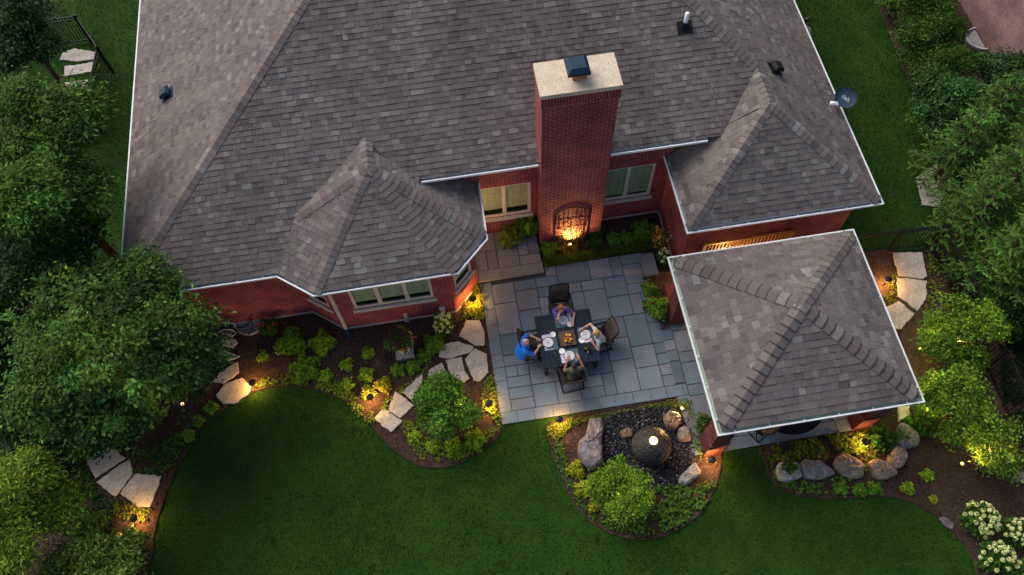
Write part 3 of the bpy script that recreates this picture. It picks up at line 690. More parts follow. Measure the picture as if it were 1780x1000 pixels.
# ------------------------------------------------------------------ trellis
tr=thing('iron_trellis','arched black iron trellis standing against the brick chimney','trellis',(3.17,11.945,0))
mb=MB(); hw=.48; arch=lambda x:1.55+.3*(1-(x/hw)**2)
mb.tube([(-hw,0,0)]+[(-hw,0,1.55)],.016,8); mb.tube([(hw,0,0),(hw,0,1.55)],.016,8)
mb.tube([(-hw+2*hw*i/20,0,arch(-hw+2*hw*i/20)) for i in range(21)],.018,8); mb.build('frame',M['black'],tr,True)
mb=MB()
for i in range(1,8):
    x=-hw+2*hw*i/8; mb.tube([(x,0,.05),(x,0,arch(x))],.008,6)
for z in (.35,.8,1.25): mb.tube([(-hw,0.012,z),(hw,.012,z)],.008,6)
mb.build('bars',M['black'],tr,True)

# ------------------------------------------------------------------ fences
def fence(name,label,p0,p1,h=1.2,cat='fence',post_end=True,pitch=.105):
    p0=V((*p0,0)); p1=V((*p1,0)); d=p1-p0; L=d.length; d.normalize(); q=V((-d.y,d.x,0))
    t_=thing(name,label,cat,p0)
    k=max(1,round(L/1.9))
    for i in range(k+1):
        if not post_end and i in(0,k): continue
        c=d*(L*i/k); m_=MB(); m_.obox(c+V((0,0,h/2+.03)),d*.03,q*.03,V((0,0,h/2+.03))); m_.build('post',M['black'],t_)
    for z in (.12,h-.14,h-.02):
        m_=MB(); m_.obox(d*L/2+V((0,0,z)),d*L/2,q*.016,V((0,0,.018))); m_.build('rail',M['black'],t_)
    m_=MB(); n=int(L/pitch)
    for i in range(1,n): m_.obox(d*(L*i/n)+V((0,0,h/2)),d*.009,q*.009,V((0,0,h/2-.04)))
    m_.build('pickets',M['black'],t_); return t_
fence('metal_fence','black metal picket fence between house corner and gate at right',(10.66,10.08),(12.33,10.0))
fence('metal_gate','black metal picket gate at the end of the flagstones',(12.4,10.0),(13.5,9.95),cat='gate')
fence('metal_fence','long black metal fence along the dark right boundary',(13.62,9.9),(13.6,.2))
fence('metal_fence','black metal fence running out from behind the upper left trees',(-14.6,22.75),(-11.93,22.8))
fence('metal_gate','open black metal gate standing over the grey stepping pads',(-11.86,22.78),(-11.08,21.3),cat='gate')
fence('metal_fence','short black metal fence half hidden by the left tree',(-11.05,21.2),(-11.25,18.6))

# ------------------------------------------------------------------ stones
STONES=[]
def stone_slab(px,label,th=.055,z=0.0,mat='flag',group='limestone stepping stones'):
    pts=[at(x,y,z+th) for x,y in px]; c=sum(pts,V((0,0,0)))/len(pts); out=[]
    n=len(pts); STONES.append([(p.x,p.y) for p in pts])
    for i in range(n):
        a,b=pts[i],pts[(i+1)%n]; k=max(2,int((b-a).length/.09)); nrm=V((b.y-a.y,a.x-b.x,0)).normalized()
        for j in range(k):
            t=j/k; e=.0 if j==0 else rnd.gauss(0,.011); out.append(a+(b-a)*t+nrm*e)
    mb=MB(); N=len(out)
    low=[(p.x-c.x,p.y-c.y,-.05) for p in out]; mid=[(p.x-c.x,p.y-c.y,th-.012) for p in out]; top=[((p.x-c.x)*.975,(p.y-c.y)*.975,th+rnd.uniform(-.003,.003)) for p in out]
    for i in range(N):
        j=(i+1)%N; mb.face([low[i],low[j],mid[j],mid[i]]); mb.face([mid[i],mid[j],top[j],top[i]])
    ctr=(0,0,th+.004)
    for i in range(N): mb.face([top[i],top[(i+1)%N],ctr])
    o=mb.build('flagstone',M[mat],loc=(c.x,c.y,z)); return tag(o,label,'flagstone',group)
for q,l in (
 ([(810,557),(833,556),(841,573),(842,600),(827,601),(798,584)],'topmost flagstone nearest the bay wall and patio edge'),
 ([(763,611),(772,599),(797,593),(823,603),(818,612),(782,623),(763,620)],'wide oval flagstone left of the topmost one'),
 ([(808,625),(825,605),(846,615),(849,647),(833,663),(823,661)],'tall flagstone touching the patio edge above the bushy tree'),
 ([(774,626),(802,620),(808,645),(816,657),(806,665),(785,653)],'flagstone directly below the wide oval one'),
 ([(745,643),(768,630),(776,647),(772,657),(745,658)],'small triangular flagstone at the left of its cluster'),
 ([(698,681),(734,649),(735,664),(719,683),(717,698)],'narrow slanted flagstone beside the bushy tree'),
 ([(687,680),(720,704),(696,727),(674,713)],'four sided flagstone second from the lawn'),
 ([(666,710),(700,732),(679,751),(650,729)],'lowest stepping stone ending at the lawn edge in the middle bed'),
 ([(375,687),(390,668),(421,656),(436,672),(432,685),(407,702),(388,702)],'bright flagstone beside the path light at the left lawn edge'),
 ([(383,647),(413,629),(415,647),(388,667),(369,664)],'flagstone just above the bright lamp lit one'),
 ([(385,607),(417,619),(377,636),(365,630)],'flat flagstone half under the round tree, third from the hose reel'),
 ([(383,577),(402,581),(413,596),(405,605),(385,600)],'flagstone nearest the hose reel'),
 ([(144,791),(189,780),(203,782),(218,796),(165,831)],'upper grey flagstone of the three below the round tree'),
 ([(167,838),(225,797),(230,824),(200,863),(189,856)],'middle grey flagstone of the three below the round tree'),
 ([(209,858),(234,824),(280,827),(273,849),(260,881),(239,882)],'lower flagstone lit at its tip by a path light'),
 ([(1553,439),(1603,438),(1612,480),(1605,485),(1562,479)],'squarish flagstone directly in front of the black gate'),
 ([(1560,482),(1612,488),(1610,520),(1595,540),(1562,515)],'flagstone with a warm lit edge beside the gate path'),
 ([(1540,535),(1562,523),(1590,545),(1567,572),(1552,570)],'flagstone partly under the right pavilion eave'),
 ([(1560,705),(1582,705),(1580,730),(1562,733)],'narrow flagstone below the right pavilion corner'),
 ([(1593,308),(1626,285),(1650,300),(1640,361),(1604,356)],'pale flagstone under the spruce on the side lawn'),
 ([(108,92),(128,84),(167,90),(163,103),(132,107),(103,104)],'topmost grey pad under the open gate'),
 ([(112,115),(163,108),(160,124),(110,133)],'middle grey pad under the open gate'),
 ([(106,144),(152,138),(150,157),(104,158)],'lowest grey pad under the open gate')): stone_slab(q,l)
o=MB(); o.box(4.99,5.4,10.18,10.9,.36,.43,(.14,.165,.18)); seat=thing('stone_bench','bluestone slab bench between patio and pavilion','bench',(0,0,0)); bevel(o.build('seat',M['slab'],seat),.01)
for y in (10.3,10.7):
    o=MB(); o.box(5.05,5.34,y-.06,y+.06,0,.36); o.build("leg",M["terracotta"],seat)

TAN=(.36,.28,.21); GRY=(.3,.275,.26); PALE=(.43,.41,.38); MAUVE=(.22,.19,.2)
def rock(px,h,label,col,seed,z=None):
    """a boulder grown from its ground outline: rough rings that close over an uneven top"""
    r0=random.Random(seed); pts=[at(x,y,h*.4) for x,y in px]; c=sum(pts,V((0,0,0)))/len(pts); off=V((r0.uniform(0,90),r0.uniform(0,90),0)); out=[]
    n=len(pts)
    for i in range(n):
        a,b=pts[i],pts[(i+1)%n]
        for j in range(8): out.append(a+(b-a)*j/8)
    sm=[(out[k-2]+out[k-1]*2+out[k]*2+out[(k+1)%len(out)]*2+out[(k+2)%len(out)])/8 for k in range(len(out))]
    m_=MB(); N=len(sm); rings=[]; tilt=V((r0.uniform(-.5,.5),r0.uniform(-.5,.5),0))
    prof=[(1.0,-.15),(1.04,.12),(1.04,.4),(1.0,.64),(.95,.8),(.88,.9),(.78,.95),(.62,.99),(.44,1.0),(.22,1.01),(.07,1.01)]
    for s,zz in prof:
        ring=[]
        for q in sm:
            d=q-c; d.z=0; p=d*s; zed=h*zz
            nn=V((p.x,p.y,zed))*(2.4/max(.25,(d.length)))*.5+off
            k=1+.05*MN.noise(nn*1.3)+.05*MN.noise(nn*3.1); f=abs(MN.noise(nn*2+V((7,3,1))))
            zed=zed*(1-.22*f*zz)+ (p.x*tilt.x+p.y*tilt.y)*zz*.45*h/.35 +.012*MN.noise(nn*6)
            ring.append(V((p.x*k,p.y*k,max(-.12,zed))))
        rings.append(ring)
    def cc(p):
        k=.85+.35*MN.noise(p*7+off)+.15*MN.noise(p*25+off); t=MN.noise(p*4+off*2); return (col[0]*k*(1+.18*t),col[1]*k,col[2]*k*(1-.22*t))
    for a,b in zip(rings,rings[1:]):
        for i in range(N):
            j=(i+1)%N; m_.face([a[i],a[j],b[j],b[i]],None,cc(a[i]))
    t=sum(rings[-1],V((0,0,0)))/N
    for i in range(N): m_.face([rings[-1][i],rings[-1][(i+1)%N],t],None,cc(t))
    o=m_.build('boulder',M['boulder'],loc=(c.x,c.y,0)); return tag(o,label,'boulder','boulders in the garden beds')
_s=lambda pts,k,ox,oy:[(ox+x*k,oy+y*k) for x,y in pts]
for pts,h,l,c in (
 ([(385,440),(410,415),(500,425),(515,500),(430,525),(390,510),(375,470)],.28,'pale boulder carrying a red flower pot, leftmost of the row',PALE),
 ([(505,430),(520,408),(575,420),(600,412),(690,480),(600,510),(520,505)],.32,'long grey wedge shaped boulder second in the row',GRY),
 ([(690,395),(735,380),(810,420),(838,445),(820,495),(770,508),(690,465),(672,430)],.38,'large tan rounded boulder in the middle of the row',TAN),
 ([(850,430),(880,405),(950,425),(1005,480),(930,515),(880,500)],.34,'flat tan boulder below the brightest path light',TAN),
 ([(960,380),(985,338),(1025,345),(1048,390),(1030,440),(990,462),(950,420)],.36,'upright tan boulder where the row turns upward',(.34,.28,.22)),
 ([(1000,250),(1015,220),(1070,245),(1115,290),(1100,340),(1020,352),(993,320)],.38,'big grey tan boulder near the pavilion corner',GRY),
 ([(1570,485),(1620,470),(1660,490),(1655,530),(1600,528)],.24,'grey boulder at the right picture edge',GRY),
 ([(1210,705),(1245,700),(1290,740),(1280,768),(1240,750)],.1,'flat grey mauve stone on the lawn edge at right',MAUVE)): rock(_s(pts,.34,1220,660),h*.72,l,c,int(pts[0][0]))
for pts,h,l,c in (
 ([(285,225),(350,225),(364,280),(348,350),(360,490),(310,520),(255,500),(215,420),(222,360),(262,325)],.42,'tall mauve slab rock left of the stone fountain',(.27,.235,.24)),
 ([(712,215),(745,185),(800,200),(818,250),(780,292),(730,270)],.4,'tan boulder glowing under the spotlight at the fountain',(.4,.29,.18)),
 ([(790,290),(830,268),(865,300),(870,355),(800,358)],.26,'small beige boulder right of the fountain',(.4,.32,.25)),
 ([(458,305),(500,278),(535,290),(530,335),(480,342)],.15,'small brown boulder left of the fountain',(.3,.2,.12)),
 ([(800,570),(890,478),(935,540),(840,618),(805,600)],.32,'pale angular rock at the lower right of the pebbles',PALE),
 ([(638,645),(655,640),(672,652),(650,662)],.1,'tiny orange stone below the pebbles',(.4,.22,.12)),
 ([(880,665),(905,655),(918,680),(895,695)],.12,'small dark red stone in the leafy ground cover',(.2,.05,.05))): rock(_s(pts,.3,940,660),h,l,c,int(pts[0][0]))

# ------------------------------------------------------------------ fountain and pebbles
PEB=[(1081,716),(1150,705),(1188,712),(1200,740),(1204,775),(1208,795),(1180,838),(1135,855),(1096,815),(1048,822),(1052,780),(1054,738)]
peb=smooth_poly(PEB,True,5)
m_=MB(); m_.face([(p.x,p.y,.016) for p in peb]); kind(m_.build('pebble_bed',M['soil_dark']),'structure')
def pebbles():
    pts=scatter([(p.x,p.y) for p in peb],900,NPR); m_=MB(); base=[]
    bm=bmesh.new(); bmesh.ops.create_icosphere(bm,subdivisions=1,radius=1); bv=[v.co.copy() for v in bm.verts]; bf=[[v.index for v in f.verts] for f in bm.faces]; bm.free()
    for x,y in pts:
        s=rnd.uniform(.016,.036); e=(s*rnd.uniform(.8,1.4),s,s*rnd.uniform(.5,.8)); a=rnd.uniform(0,6.28); ca,sa=math.cos(a),math.sin(a)
        g=rnd.choice([.006,.009,.013,.02,.024,.045]); c=(g,g*1.12,g*1.4) if rnd.random()<.88 else rnd.choice([(.12,.12,.13),(.09,.06,.055),(.2,.21,.24)])
        z=.02+rnd.uniform(0,.03); i=len(m_.v)
        for v in bv:
            X,Y=v.x*e[0],v.y*e[1]; m_.v.append((x+X*ca-Y*sa,y+X*sa+Y*ca,z+v.z*e[2]))
        for f in bf: m_.f.append(tuple(i+k for k in f)); m_.uv.append([(0,0)]*3); m_.c.append(c); m_.m.append(0)
    kind(m_.build('pebbles',M['pebble'],smooth=True),'stuff')
pebbles()
p=at(1132,775,.42); FT=V((p.x,p.y,0))
fo=thing('stone_fountain','grooved dark stone sphere fountain with a glowing top','fountain',FT)
def wetstone():
    m,t,b=newmat('wet_stone'); tc=nd(t,"ShaderNodeTexCoord"); n=noise(t,11,5,.65,tc.outputs["Object"])
    t.links.new(ramp(t,n.outputs[0],[(.3,(.006,.0065,.006)),(.7,(.017,.017,.015))]).outputs[0],b.inputs["Base Color"]); b.inputs["Roughness"].default_value=.45; bump(t,b,n.outputs[0],1,.05); return m
M['wet']=wetstone()
mb=MB(); prof=[]
Rb=.5
for i in range(121):
    a=math.pi*(.1+.86*i/120); r_=Rb*math.sin(a)*(1+.03*math.cos(i*2*math.pi/6.0)); prof.append((r_,.42-Rb*math.cos(a)*.95))
prof=prof[:]
mb.lathe([(max(r_,.001),z) for r_,z in prof if z>-.05],40); mb.build('sphere',M['wet'],fo,True)
mb=MB(); mb.lathe([(.085,.86),(.1,.895),(.075,.9),(.06,.88),(.001,.885)],24); mb.build('spout_ring',M['wet'],fo,True)
mb=MB(); mb.lathe([(.115,.86),(.1,.895),(.06,.93),(.03,.95),(.001,.955)],20); mb.build('lit_water',emit('lit_water',(1,.58,.17),3),fo,True)
point('fountain_lamp',(0,0,.955),2.2,.05,(1,.66,.28),fo)
# ------------------------------------------------------------------ plants
def vcol(base,n,var=.2,yel=.12,rng=NPR):
    b=np.array(base)[None,:]*np.array([1.2,1.2,.7])*(1+var*rng.standard_normal((n,1))).clip(.45,1.7)
    y=yel*rng.standard_normal((n,1)); b=b*np.c_[1+y,1+.3*y,1-y]; return b.clip(0.002,1)
def tuft(c,r,h,n,L,W,base,var=.2,rng=NPR,upb=.5):
    """dome of leaves about local origin"""
    d=rng.standard_normal((n,3)); d[:,2]=np.abs(d[:,2])*.9+.05; d/=np.linalg.norm(d,axis=1,keepdims=True)
    rad=(.45+.55*rng.random((n,1))**.6); wob=1+.22*np.sin(np.arctan2(d[:,1],d[:,0])*rng.integers(3,6)+rng.random()*6)[:,None]
    P=d*rad*wob*np.array([r,r,h])+np.array(c)
    D=d*.9+.5*rng.standard_normal((n,3)); D[:,2]-=.15; N=d*.5+np.array([0,0,upb])+.35*rng.standard_normal((n,3))
    return P-D*np.array(L)*.3,N,D,L*(.7+.6*rng.random(n)),W*(.7+.6*rng.random(n)),vcol(base,n,var,rng=rng)
def small_plant(px,py,rpx,base,label,name='leafy_plant',cat='plant',group='small plants in the mulch beds',h=None,L=.09,W=.055,n=None,seed=0,mat='leaf'):
    rng=np.random.default_rng(int(px*13+py*7+seed)); p=at(px,py,.12); r=rpx/ppm(p); h=h or r*1.05
    t_=thing(name,label,cat,(p.x,p.y,0),0,group)
    n=n or int(90+900*r*r*8)
    P_,N_,D_,L_,W_,C_=tuft((0,0,.03),r,h,n,L,W,base,.22,rng)
    leaf_mesh('foliage',P_,N_,D_,L_,W_,C_,M[mat],t_)
    m_=MB()
    for i in range(4):
        a=i*1.6+px; m_.tube([(0,0,-.03),(.4*r*math.cos(a),.4*r*math.sin(a),h*.6)],[.012,.005],5)
    m_.build('stems',M['bark'],t_); return t_
LIME=(.17,.28,.022); MID=(.1,.21,.026); DEEP=(.035,.09,.02); YEL=(.24,.26,.02); HOSTA=(.05,.12,.02)
SP=[
 (506,596,26,MID,'large bright green mound left of its twin by the brick wall'),(560,597,22,LIME,'round bright green mound right of its twin below the bay'),(531,640,24,MID,'round green mound below the two mounds at the wall'),
 (455,618,10,LIME,'tiny lime plant alone on mulch left of the green mounds'),(639,613,11,LIME,'small lime plant below the bay window in open mulch'),(602,633,11,LIME,'small lime plant right of the lowest green mound'),
 (635,651,13,LIME,'small lime plant in the middle of the mulch above the path light'),(603,666,11,LIME,'small lime plant at the inner edge of the ground cover'),(566,653,12,LIME,'small plant touching the lowest green mound'),
 (639,681,12,YEL,'glowing yellow plant right behind the middle path light'),(666,668,14,YEL,'yellow green plant up right of the middle path light'),(692,643,12,MID,'green clump below the stone urn'),
 (716,636,13,MID,'green clump right below the stone urn'),(734,619,12,MID,'green clump between urn and oval flagstone'),(755,597,19,MID,'leafy green clump below the white flowering shrub'),
 (721,760,11,LIME,'leftmost lime plant under the bushy tree'),(751,777,11,LIME,'second lime plant from the left under the bushy tree'),(789,775,14,LIME,'third lime plant under the bushy tree at the lawn edge'),(826,765,18,LIME,'largest lime plant under the bushy tree near the patio corner'),
 (366,708,11,MID,'small plant left of the lamp lit flagstone'),(343,731,10,MID,'small plant at the lawn edge under the round tree'),(324,757,12,MID,'leafy plant farther down the left lawn edge'),(300,775,18,DEEP,'dark leafy clump right of the three grey flagstones'),
 (1002,816,15,YEL,'upper yellow green shrub at the left of the fountain bed'),(1013,850,14,YEL,'middle yellow green shrub at the left of the fountain bed'),(1035,877,12,YEL,'lowest yellow green shrub in the fountain bed'),(1078,800,9,MID,'small green sprout at the pebble edge'),
 (1614,826,10,LIME,'upper small plant alone on the right mulch'),(1580,849,11,LIME,'round lime plant alone near the right lawn edge'),(1625,867,6,YEL,'tiniest yellow plant on the right mulch'),(1463,849,11,MID,'leftmost plant of three below the tan boulder'),(1495,851,11,MID,'middle plant of three below the boulder row'),(1522,848,11,MID,'rightmost plant of three below the boulder row'),
 (1067,414,12,MID,'left leafy perennial in the bed right of the chimney'),(1090,413,12,MID,'right leafy perennial in the bed right of the chimney'),(1034,416,15,DEEP,'dark round shrub at the right foot of the chimney'),(1046,398,9,DEEP,'narrow dark shrub against the chimney side'),
 (954,432,15,MID,'bushy plant at the left foot of the chimney'),(1128,503,13,MID,'low plant between bench and the round planted pot')]
for a in SP: small_plant(*a)
small_plant(1118,402,19,MID,'big round green shrub in the corner bed beside the wing wall',name='round_shrub',cat='shrub',group=None,h=.45,n=700)
small_plant(951,405,8,MID,'thin green vine climbing the left of the chimney',name='vine',cat='plant',group=None,h=.95,n=160)
small_plant(992,432,17,(.16,.16,.03),'low yellow lit flowers at the foot of the trellis',name='flower_clump',group=None,h=.25,n=260,L=.06)
small_plant(1534,763,25,(.03,.1,.02),'large dark hosta right of the brightest path light',name='hosta',group='hostas by the boulders',h=.3,L=.2,W=.12,n=120)
small_plant(1597,737,23,(.03,.1,.02),'large hosta behind the upper boulder below the lit tree',name='hosta',group='hostas by the boulders',h=.3,L=.2,W=.12,n=120)
small_plant(1563,762,13,DEEP,'tall dark green grass clump beside the right front pier',name='grass_clump',group=None,h=.5,L=.25,W=.03,n=120)
small_plant(155,918,32,DEEP,'dark round bush left of the lower left path light',name='round_shrub',cat='shrub',group=None,h=.5,n=1100,L=.07,W=.045)
# flowering plants
def blooms(t_,pts,r,base,name='bloom',mat='petal',n=26,rng=NPR):
    d=rng.standard_normal((n,3)); d/=np.linalg.norm(d,axis=1,keepdims=True)
    proto=leaf_mesh(name,d*r*.75,d,rng.standard_normal((n,3)),r*.75,r*.7,vcol(base,n,.08,.03,rng),M[mat],t_); proto.location=pts[0]
    for q in pts[1:]:
        o=proto.copy(); COL.objects.link(o); o.parent=t_; o.location=q; o.rotation_euler=(rnd.uniform(0,3),rnd.uniform(0,3),rnd.uniform(0,3))
def hydrangea(px,py,rx,label,nb,seed):
    rng=np.random.default_rng(seed); p=at(px,py,.45); r=rx/ppm(p)
    t_=thing('hydrangea',label,'hydrangea',(p.x,p.y,0),0,'white flowering hydrangeas')
    P_,N_,D_,L_,W_,C_=tuft((0,0,.12),r,.62,int(700*r*r/.4)+150,.11,.075,(.035,.095,.02),.25,rng); leaf_mesh('foliage',P_,N_,D_,L_,W_,C_,M['leaf'],t_)
    pts=[]
    for i in range(nb*6):
        if len(pts)>=nb: break
        a=rng.random()*6.283; k=math.sqrt(rng.random())*1.0; q=V((math.cos(a)*k*r,math.sin(a)*k*r,.16+.62*math.sqrt(max(0,1-k*k*.92))))
        if all((q-s).length>.1 for s in pts): pts.append(q)
    blooms(t_,pts,.062,(.62,.66,.5),n=30,rng=rng)
    m_=MB()
    for i in range(6): m_.tube([(0,0,-.05),(.5*r*math.cos(i),.5*r*math.sin(i),.4)],[.02,.008],5)
    m_.build('stems',M['bark'],t_)
hydrangea(1708,902,31,'largest white hydrangea, leftmost of the corner group',36,1)
hydrangea(1736,968,29,'white hydrangea below the largest one',24,2)
hydrangea(1776,925,25,'white hydrangea right of the largest one',22,3)
hydrangea(1790,992,20,'white hydrangea cut by the bottom right corner',14,4)
hydrangea(771,560,17,'small pale flowering shrub below the bay window by the wall vent',24,5)
hydrangea(225,945,28,'sparse white flowering shrub at the bottom left lawn edge',12,6)
hydrangea(1155,445,10,'small purple and white flowers beside the stone bench',8,7)

def flower_pot(px,py,rpx,label,z0,potr,poth,base,flowers,seed,name='flower_pot',n=420,leafL=.08,pot=True,potpx=None):
    rng=np.random.default_rng(seed); p=at(px,py,z0+poth+.1); r=rpx/ppm(p)
    t_=thing(name,label,'potted plant',(p.x,p.y,z0))
    if pot:
        m_=MB(); m_.lathe([(potr*.7,0),(potr*.95,poth*.85),(potr*1.05,poth*.9),(potr*1.05,poth),(potr*.9,poth),(potr*.88,poth-.03),(.001,poth-.03)],24); m_.build('pot',M['terracotta'],t_,True)
    P_,N_,D_,L_,W_,C_=tuft((0,0,poth-.02),r,r*.95,n,leafL,leafL*.6,base,.25,rng); leaf_mesh('foliage',P_,N_,D_,L_,W_,C_,M['leaf'],t_)
    for nm,k,c,rr in flowers:
        pts=[]
        for i in range(k):
            d=rng.standard_normal(3); d[2]=abs(d[2])+.2; d/=np.linalg.norm(d); pts.append(V(d*r*np.array([1,1,.95])*(.93+.1*rng.random()))+V((0,0,poth)))
        blooms(t_,pts,rr,c,nm,rng=rng,n=14)
    return t_
flower_pot(1143,533,22,'big round planted pot with red blooms beside the pavilion pier',.03,.24,.4,MID,[('red_bloom',10,(.4,.03,.02),.03)],11,n=520)
flower_pot(1226,733,17,'planted pot with a red bloom beside the fountain pier',.03,.17,.38,DEEP,[('red_bloom',3,(.35,.02,.03),.04)],12)
flower_pot(465,566,17,'pot of coral red flowers beside the window well',0,.14,.3,(.035,.09,.02),[('coral_bloom',9,(.5,.06,.04),.045)],13)
flower_pot(1373,808,13,'dark pot of red flowers sitting on the pale boulder',.28,.12,.16,DEEP,[('red_bloom',9,(.3,.03,.02),.03)],14)
flower_pot(916,390,18,'tall dark pot with upright leafy plant by the porch window',.17,.2,.5,(.06,.13,.02),[],15,n=150,leafL=.22)
flower_pot(888,408,18,'yellow green fern in a pot on the porch',.17,.12,.22,(.11,.15,.025),[],16,n=260,leafL=.2,name='potted_fern')
# empty little pot and lantern by the big pot
tp=thing('small_pot','small empty dark pot at the patio edge left of the big planted pot','pot',(*at(1122,536,.03).to_2d(),.045)); m_=MB(); m_.lathe([(.08,0),(.13,.24),(.14,.26),(.115,.26),(.1,.08),(.001,.08)],20); m_.build('bowl',M['terracotta'],tp,True); m_=MB(); m_.ball((.0,.0,.16),.05,8,6); m_.build('stone_ball',M['concrete'],tp,True)
# urn on plinth with spiky plant
p=at(703,609,.2); ur=thing('garden_urn','stone urn on a square plinth with spiky purple plant and flowers','urn',(p.x,p.y,0))
m_=MB(); m_.box(-.25,.25,-.25,.25,-.03,.22); m_.box(-.21,.21,-.21,.21,.22,.28); bevel(m_.build('plinth',M['concrete'],ur),.012)
m_=MB(); m_.lathe([(.17,.28),(.17,.33),(.09,.38),(.09,.44),(.2,.58),(.26,.74),(.28,.76),(.24,.77),(.22,.72),(.001,.72)],28); m_.build('bowl',M['stone_trim'],ur,True)
rng=np.random.default_rng(77); n=520
P_,N_,D_,L_,W_,C_=tuft((-.06,.06,.72),.4,.3,n,.09,.055,(.04,.1,.022),.25,rng); leaf_mesh('foliage',P_,N_,D_,L_,W_,C_,M['leaf'],ur)
n=70; a=rng.random(n)*6.283; e=.25+rng.random(n)*.9; D_=np.c_[np.cos(a)*np.cos(e),np.sin(a)*np.cos(e),np.sin(e)]; P_=np.tile(np.array([-.06,.06,.85]),(n,1)); N_=np.c_[-np.cos(a)*np.sin(e),-np.sin(a)*np.sin(e),np.cos(e)]
leaf_mesh('spiky_leaves',P_,N_,D_,.42+.12*rng.random(n),.035,vcol((.06,.035,.06),n,.2,.05,rng),M['leaf'],ur)
blooms(ur,[V((.32*math.cos(t),.36*math.sin(t),.9+.1*math.sin(5*t))) for t in np.linspace(-.3,1.9,13)],.035,(.65,.45,.03),'yellow_bloom',n=12)
blooms(ur,[V((.4,.05,.85)),V((-.42,.1,.8)),V((0,-.3,.92)),V((.14,-.25,.95))],.05,(.55,.07,.02),'orange_bloom',n=14)
# orange flowering shrub
p=at(1150,408,.5); r=20/ppm(p); sh=thing('flowering_shrub','shrub with bright orange leaves and white blooms beside the wing wall','shrub',(p.x,p.y,0)); rng=np.random.default_rng(8)
P_,N_,D_,L_,W_,C_=tuft((0,0,.2),r,.5,300,.07,.045,(.3,.2,.03),.3,rng); leaf_mesh('foliage',P_,N_,D_,L_,W_,C_,M['leaf'],sh)
blooms(sh,[V((.24*math.cos(t*2.1),.2*math.sin(t*1.3),.62+.1*math.sin(t))) for t in range(16)],.05,(.75,.4,.02),'orange_bloom',n=14); blooms(sh,[V((.05+.2*math.cos(t*1.9),-.2+.1*math.sin(t),.55)) for t in range(10)],.04,(.6,.62,.5),'white_bloom',n=14)
# garden ornament near the wall
p=at(706,552,.15); og=thing('garden_statue','small grey stone ornament between urn and brick wall','statue',(p.x,p.y,0)); m_=MB(); m_.lathe([(.1,0),(.1,.05),(.05,.09),(.08,.2),(.06,.3)],14); m_.build('base',M['concrete'],og,True); m_=MB(); m_.ball((0,0,.36),.075,12,8); m_.build('head',M['concrete'],og,True)
p=at(605,645,.05); sk=thing('sprinkler_head','tiny teal sprinkler cap between two lime plants','sprinkler',(p.x,p.y,0)); m_=MB(); m_.tube([(0,0,-.02),(0,0,.07)],[.045,.05],10); m_.build('body',plain('teal_plastic',(.02,.12,.13),.5),sk)

# ground cover
def cover(px,name,dens,base,L,W,hmax,seed,var=.25,z=0.0,sub=4,clump=True):
    rng=np.random.default_rng(seed); pl_=smooth_poly(px,True,sub); pts=scatter([(q.x,q.y) for q in pl_],dens*2.0,rng)
    for q_ in STONES: pts=pts[~inpoly(pts,q_)]
    nz=np.array([MN.noise(V((x*2.6,y*2.6,seed))) for x,y in pts]); 
    if clump: pts=pts[nz>-.22]; nz=nz[nz>-.22]
    n=len(pts); P=np.c_[pts,z+hmax*(.25+.75*rng.random(n))*(.6+.8*np.clip(nz+.3,0,1))]
    a=rng.random(n)*6.283; D=np.c_[np.cos(a),np.sin(a),.25*rng.standard_normal(n)]; N=np.c_[.4*rng.standard_normal((n,2)),np.ones(n)]
    o=leaf_mesh(name,P,N,D,L*(.7+.6*rng.random(n)),W*(.7+.6*rng.random(n)),vcol(base,n,var,.12,rng)*(1+.35*nz[:,None]),M['leaf']); return kind(o,'stuff')
GC=(.11,.17,.02)
cover([(445,672),(470,655),(530,648),(580,660),(620,690),(655,725),(672,742),(690,700),(735,652),(770,590),(800,556),(810,530),(828,505),(838,540),(842,556),(805,556),(760,600),(735,645),(690,682),(665,706),(650,738),(622,722),(590,690),(540,673),(485,668)],'ground_cover',420,GC,.07,.045,.1,21)
cover([(700,745),(712,730),(740,760),(800,770),(835,735),(838,680),(858,650),(866,700),(868,745),(838,778),(800,800),(770,805),(730,795)],'ground_cover',330,GC,.07,.045,.1,22)
cover([(957,738),(1040,722),(1120,708),(1192,694),(1196,712),(1150,708),(1085,716),(1050,728),(1000,742),(975,760),(960,765)],'ground_cover',520,(.1,.14,.018),.065,.045,.11,23,clump=False)
cover([(962,775),(980,770),(985,810),(1005,860),(1040,900),(1075,918),(1050,918),(1012,886),(988,848),(970,808)],'ground_cover',330,(.05,.11,.02),.07,.045,.1,24)
cover([(1040,903),(1090,905),(1140,890),(1130,855),(1160,845),(1200,850),(1238,835),(1236,862),(1212,893),(1175,917),(1130,930),(1090,930)],'ground_cover',300,(.06,.13,.022),.085,.065,.16,25)
cover([(1193,700),(1203,715),(1222,775),(1230,790),(1215,800),(1205,775),(1200,740)],'ground_cover',300,GC,.07,.05,.14,26)
cover([(1330,780),(1400,765),(1480,752),(1520,745),(1525,785),(1480,792),(1420,797),(1350,800),(1335,800)],'ground_cover',360,(.085,.13,.018),.085,.055,.15,27)
cover([(1335,800),(1350,800),(1352,825),(1400,840),(1445,838),(1450,860),(1400,858),(1365,848),(1345,830)],'ground_cover',300,(.06,.13,.02),.085,.055,.13,28)
cover([(1500,795),(1525,790),(1515,800),(1505,835),(1450,838),(1460,828),(1500,820)],'ground_cover',180,MID,.08,.05,.1,29)
cover([(1538,500),(1555,475),(1562,520),(1545,535),(1530,530)],'ground_cover',260,(.1,.12,.02),.06,.045,.08,30); cover([(1612,440),(1628,450),(1632,500),(1618,545),(1600,560),(1614,500)],'ground_cover',260,GC,.065,.045,.1,31)
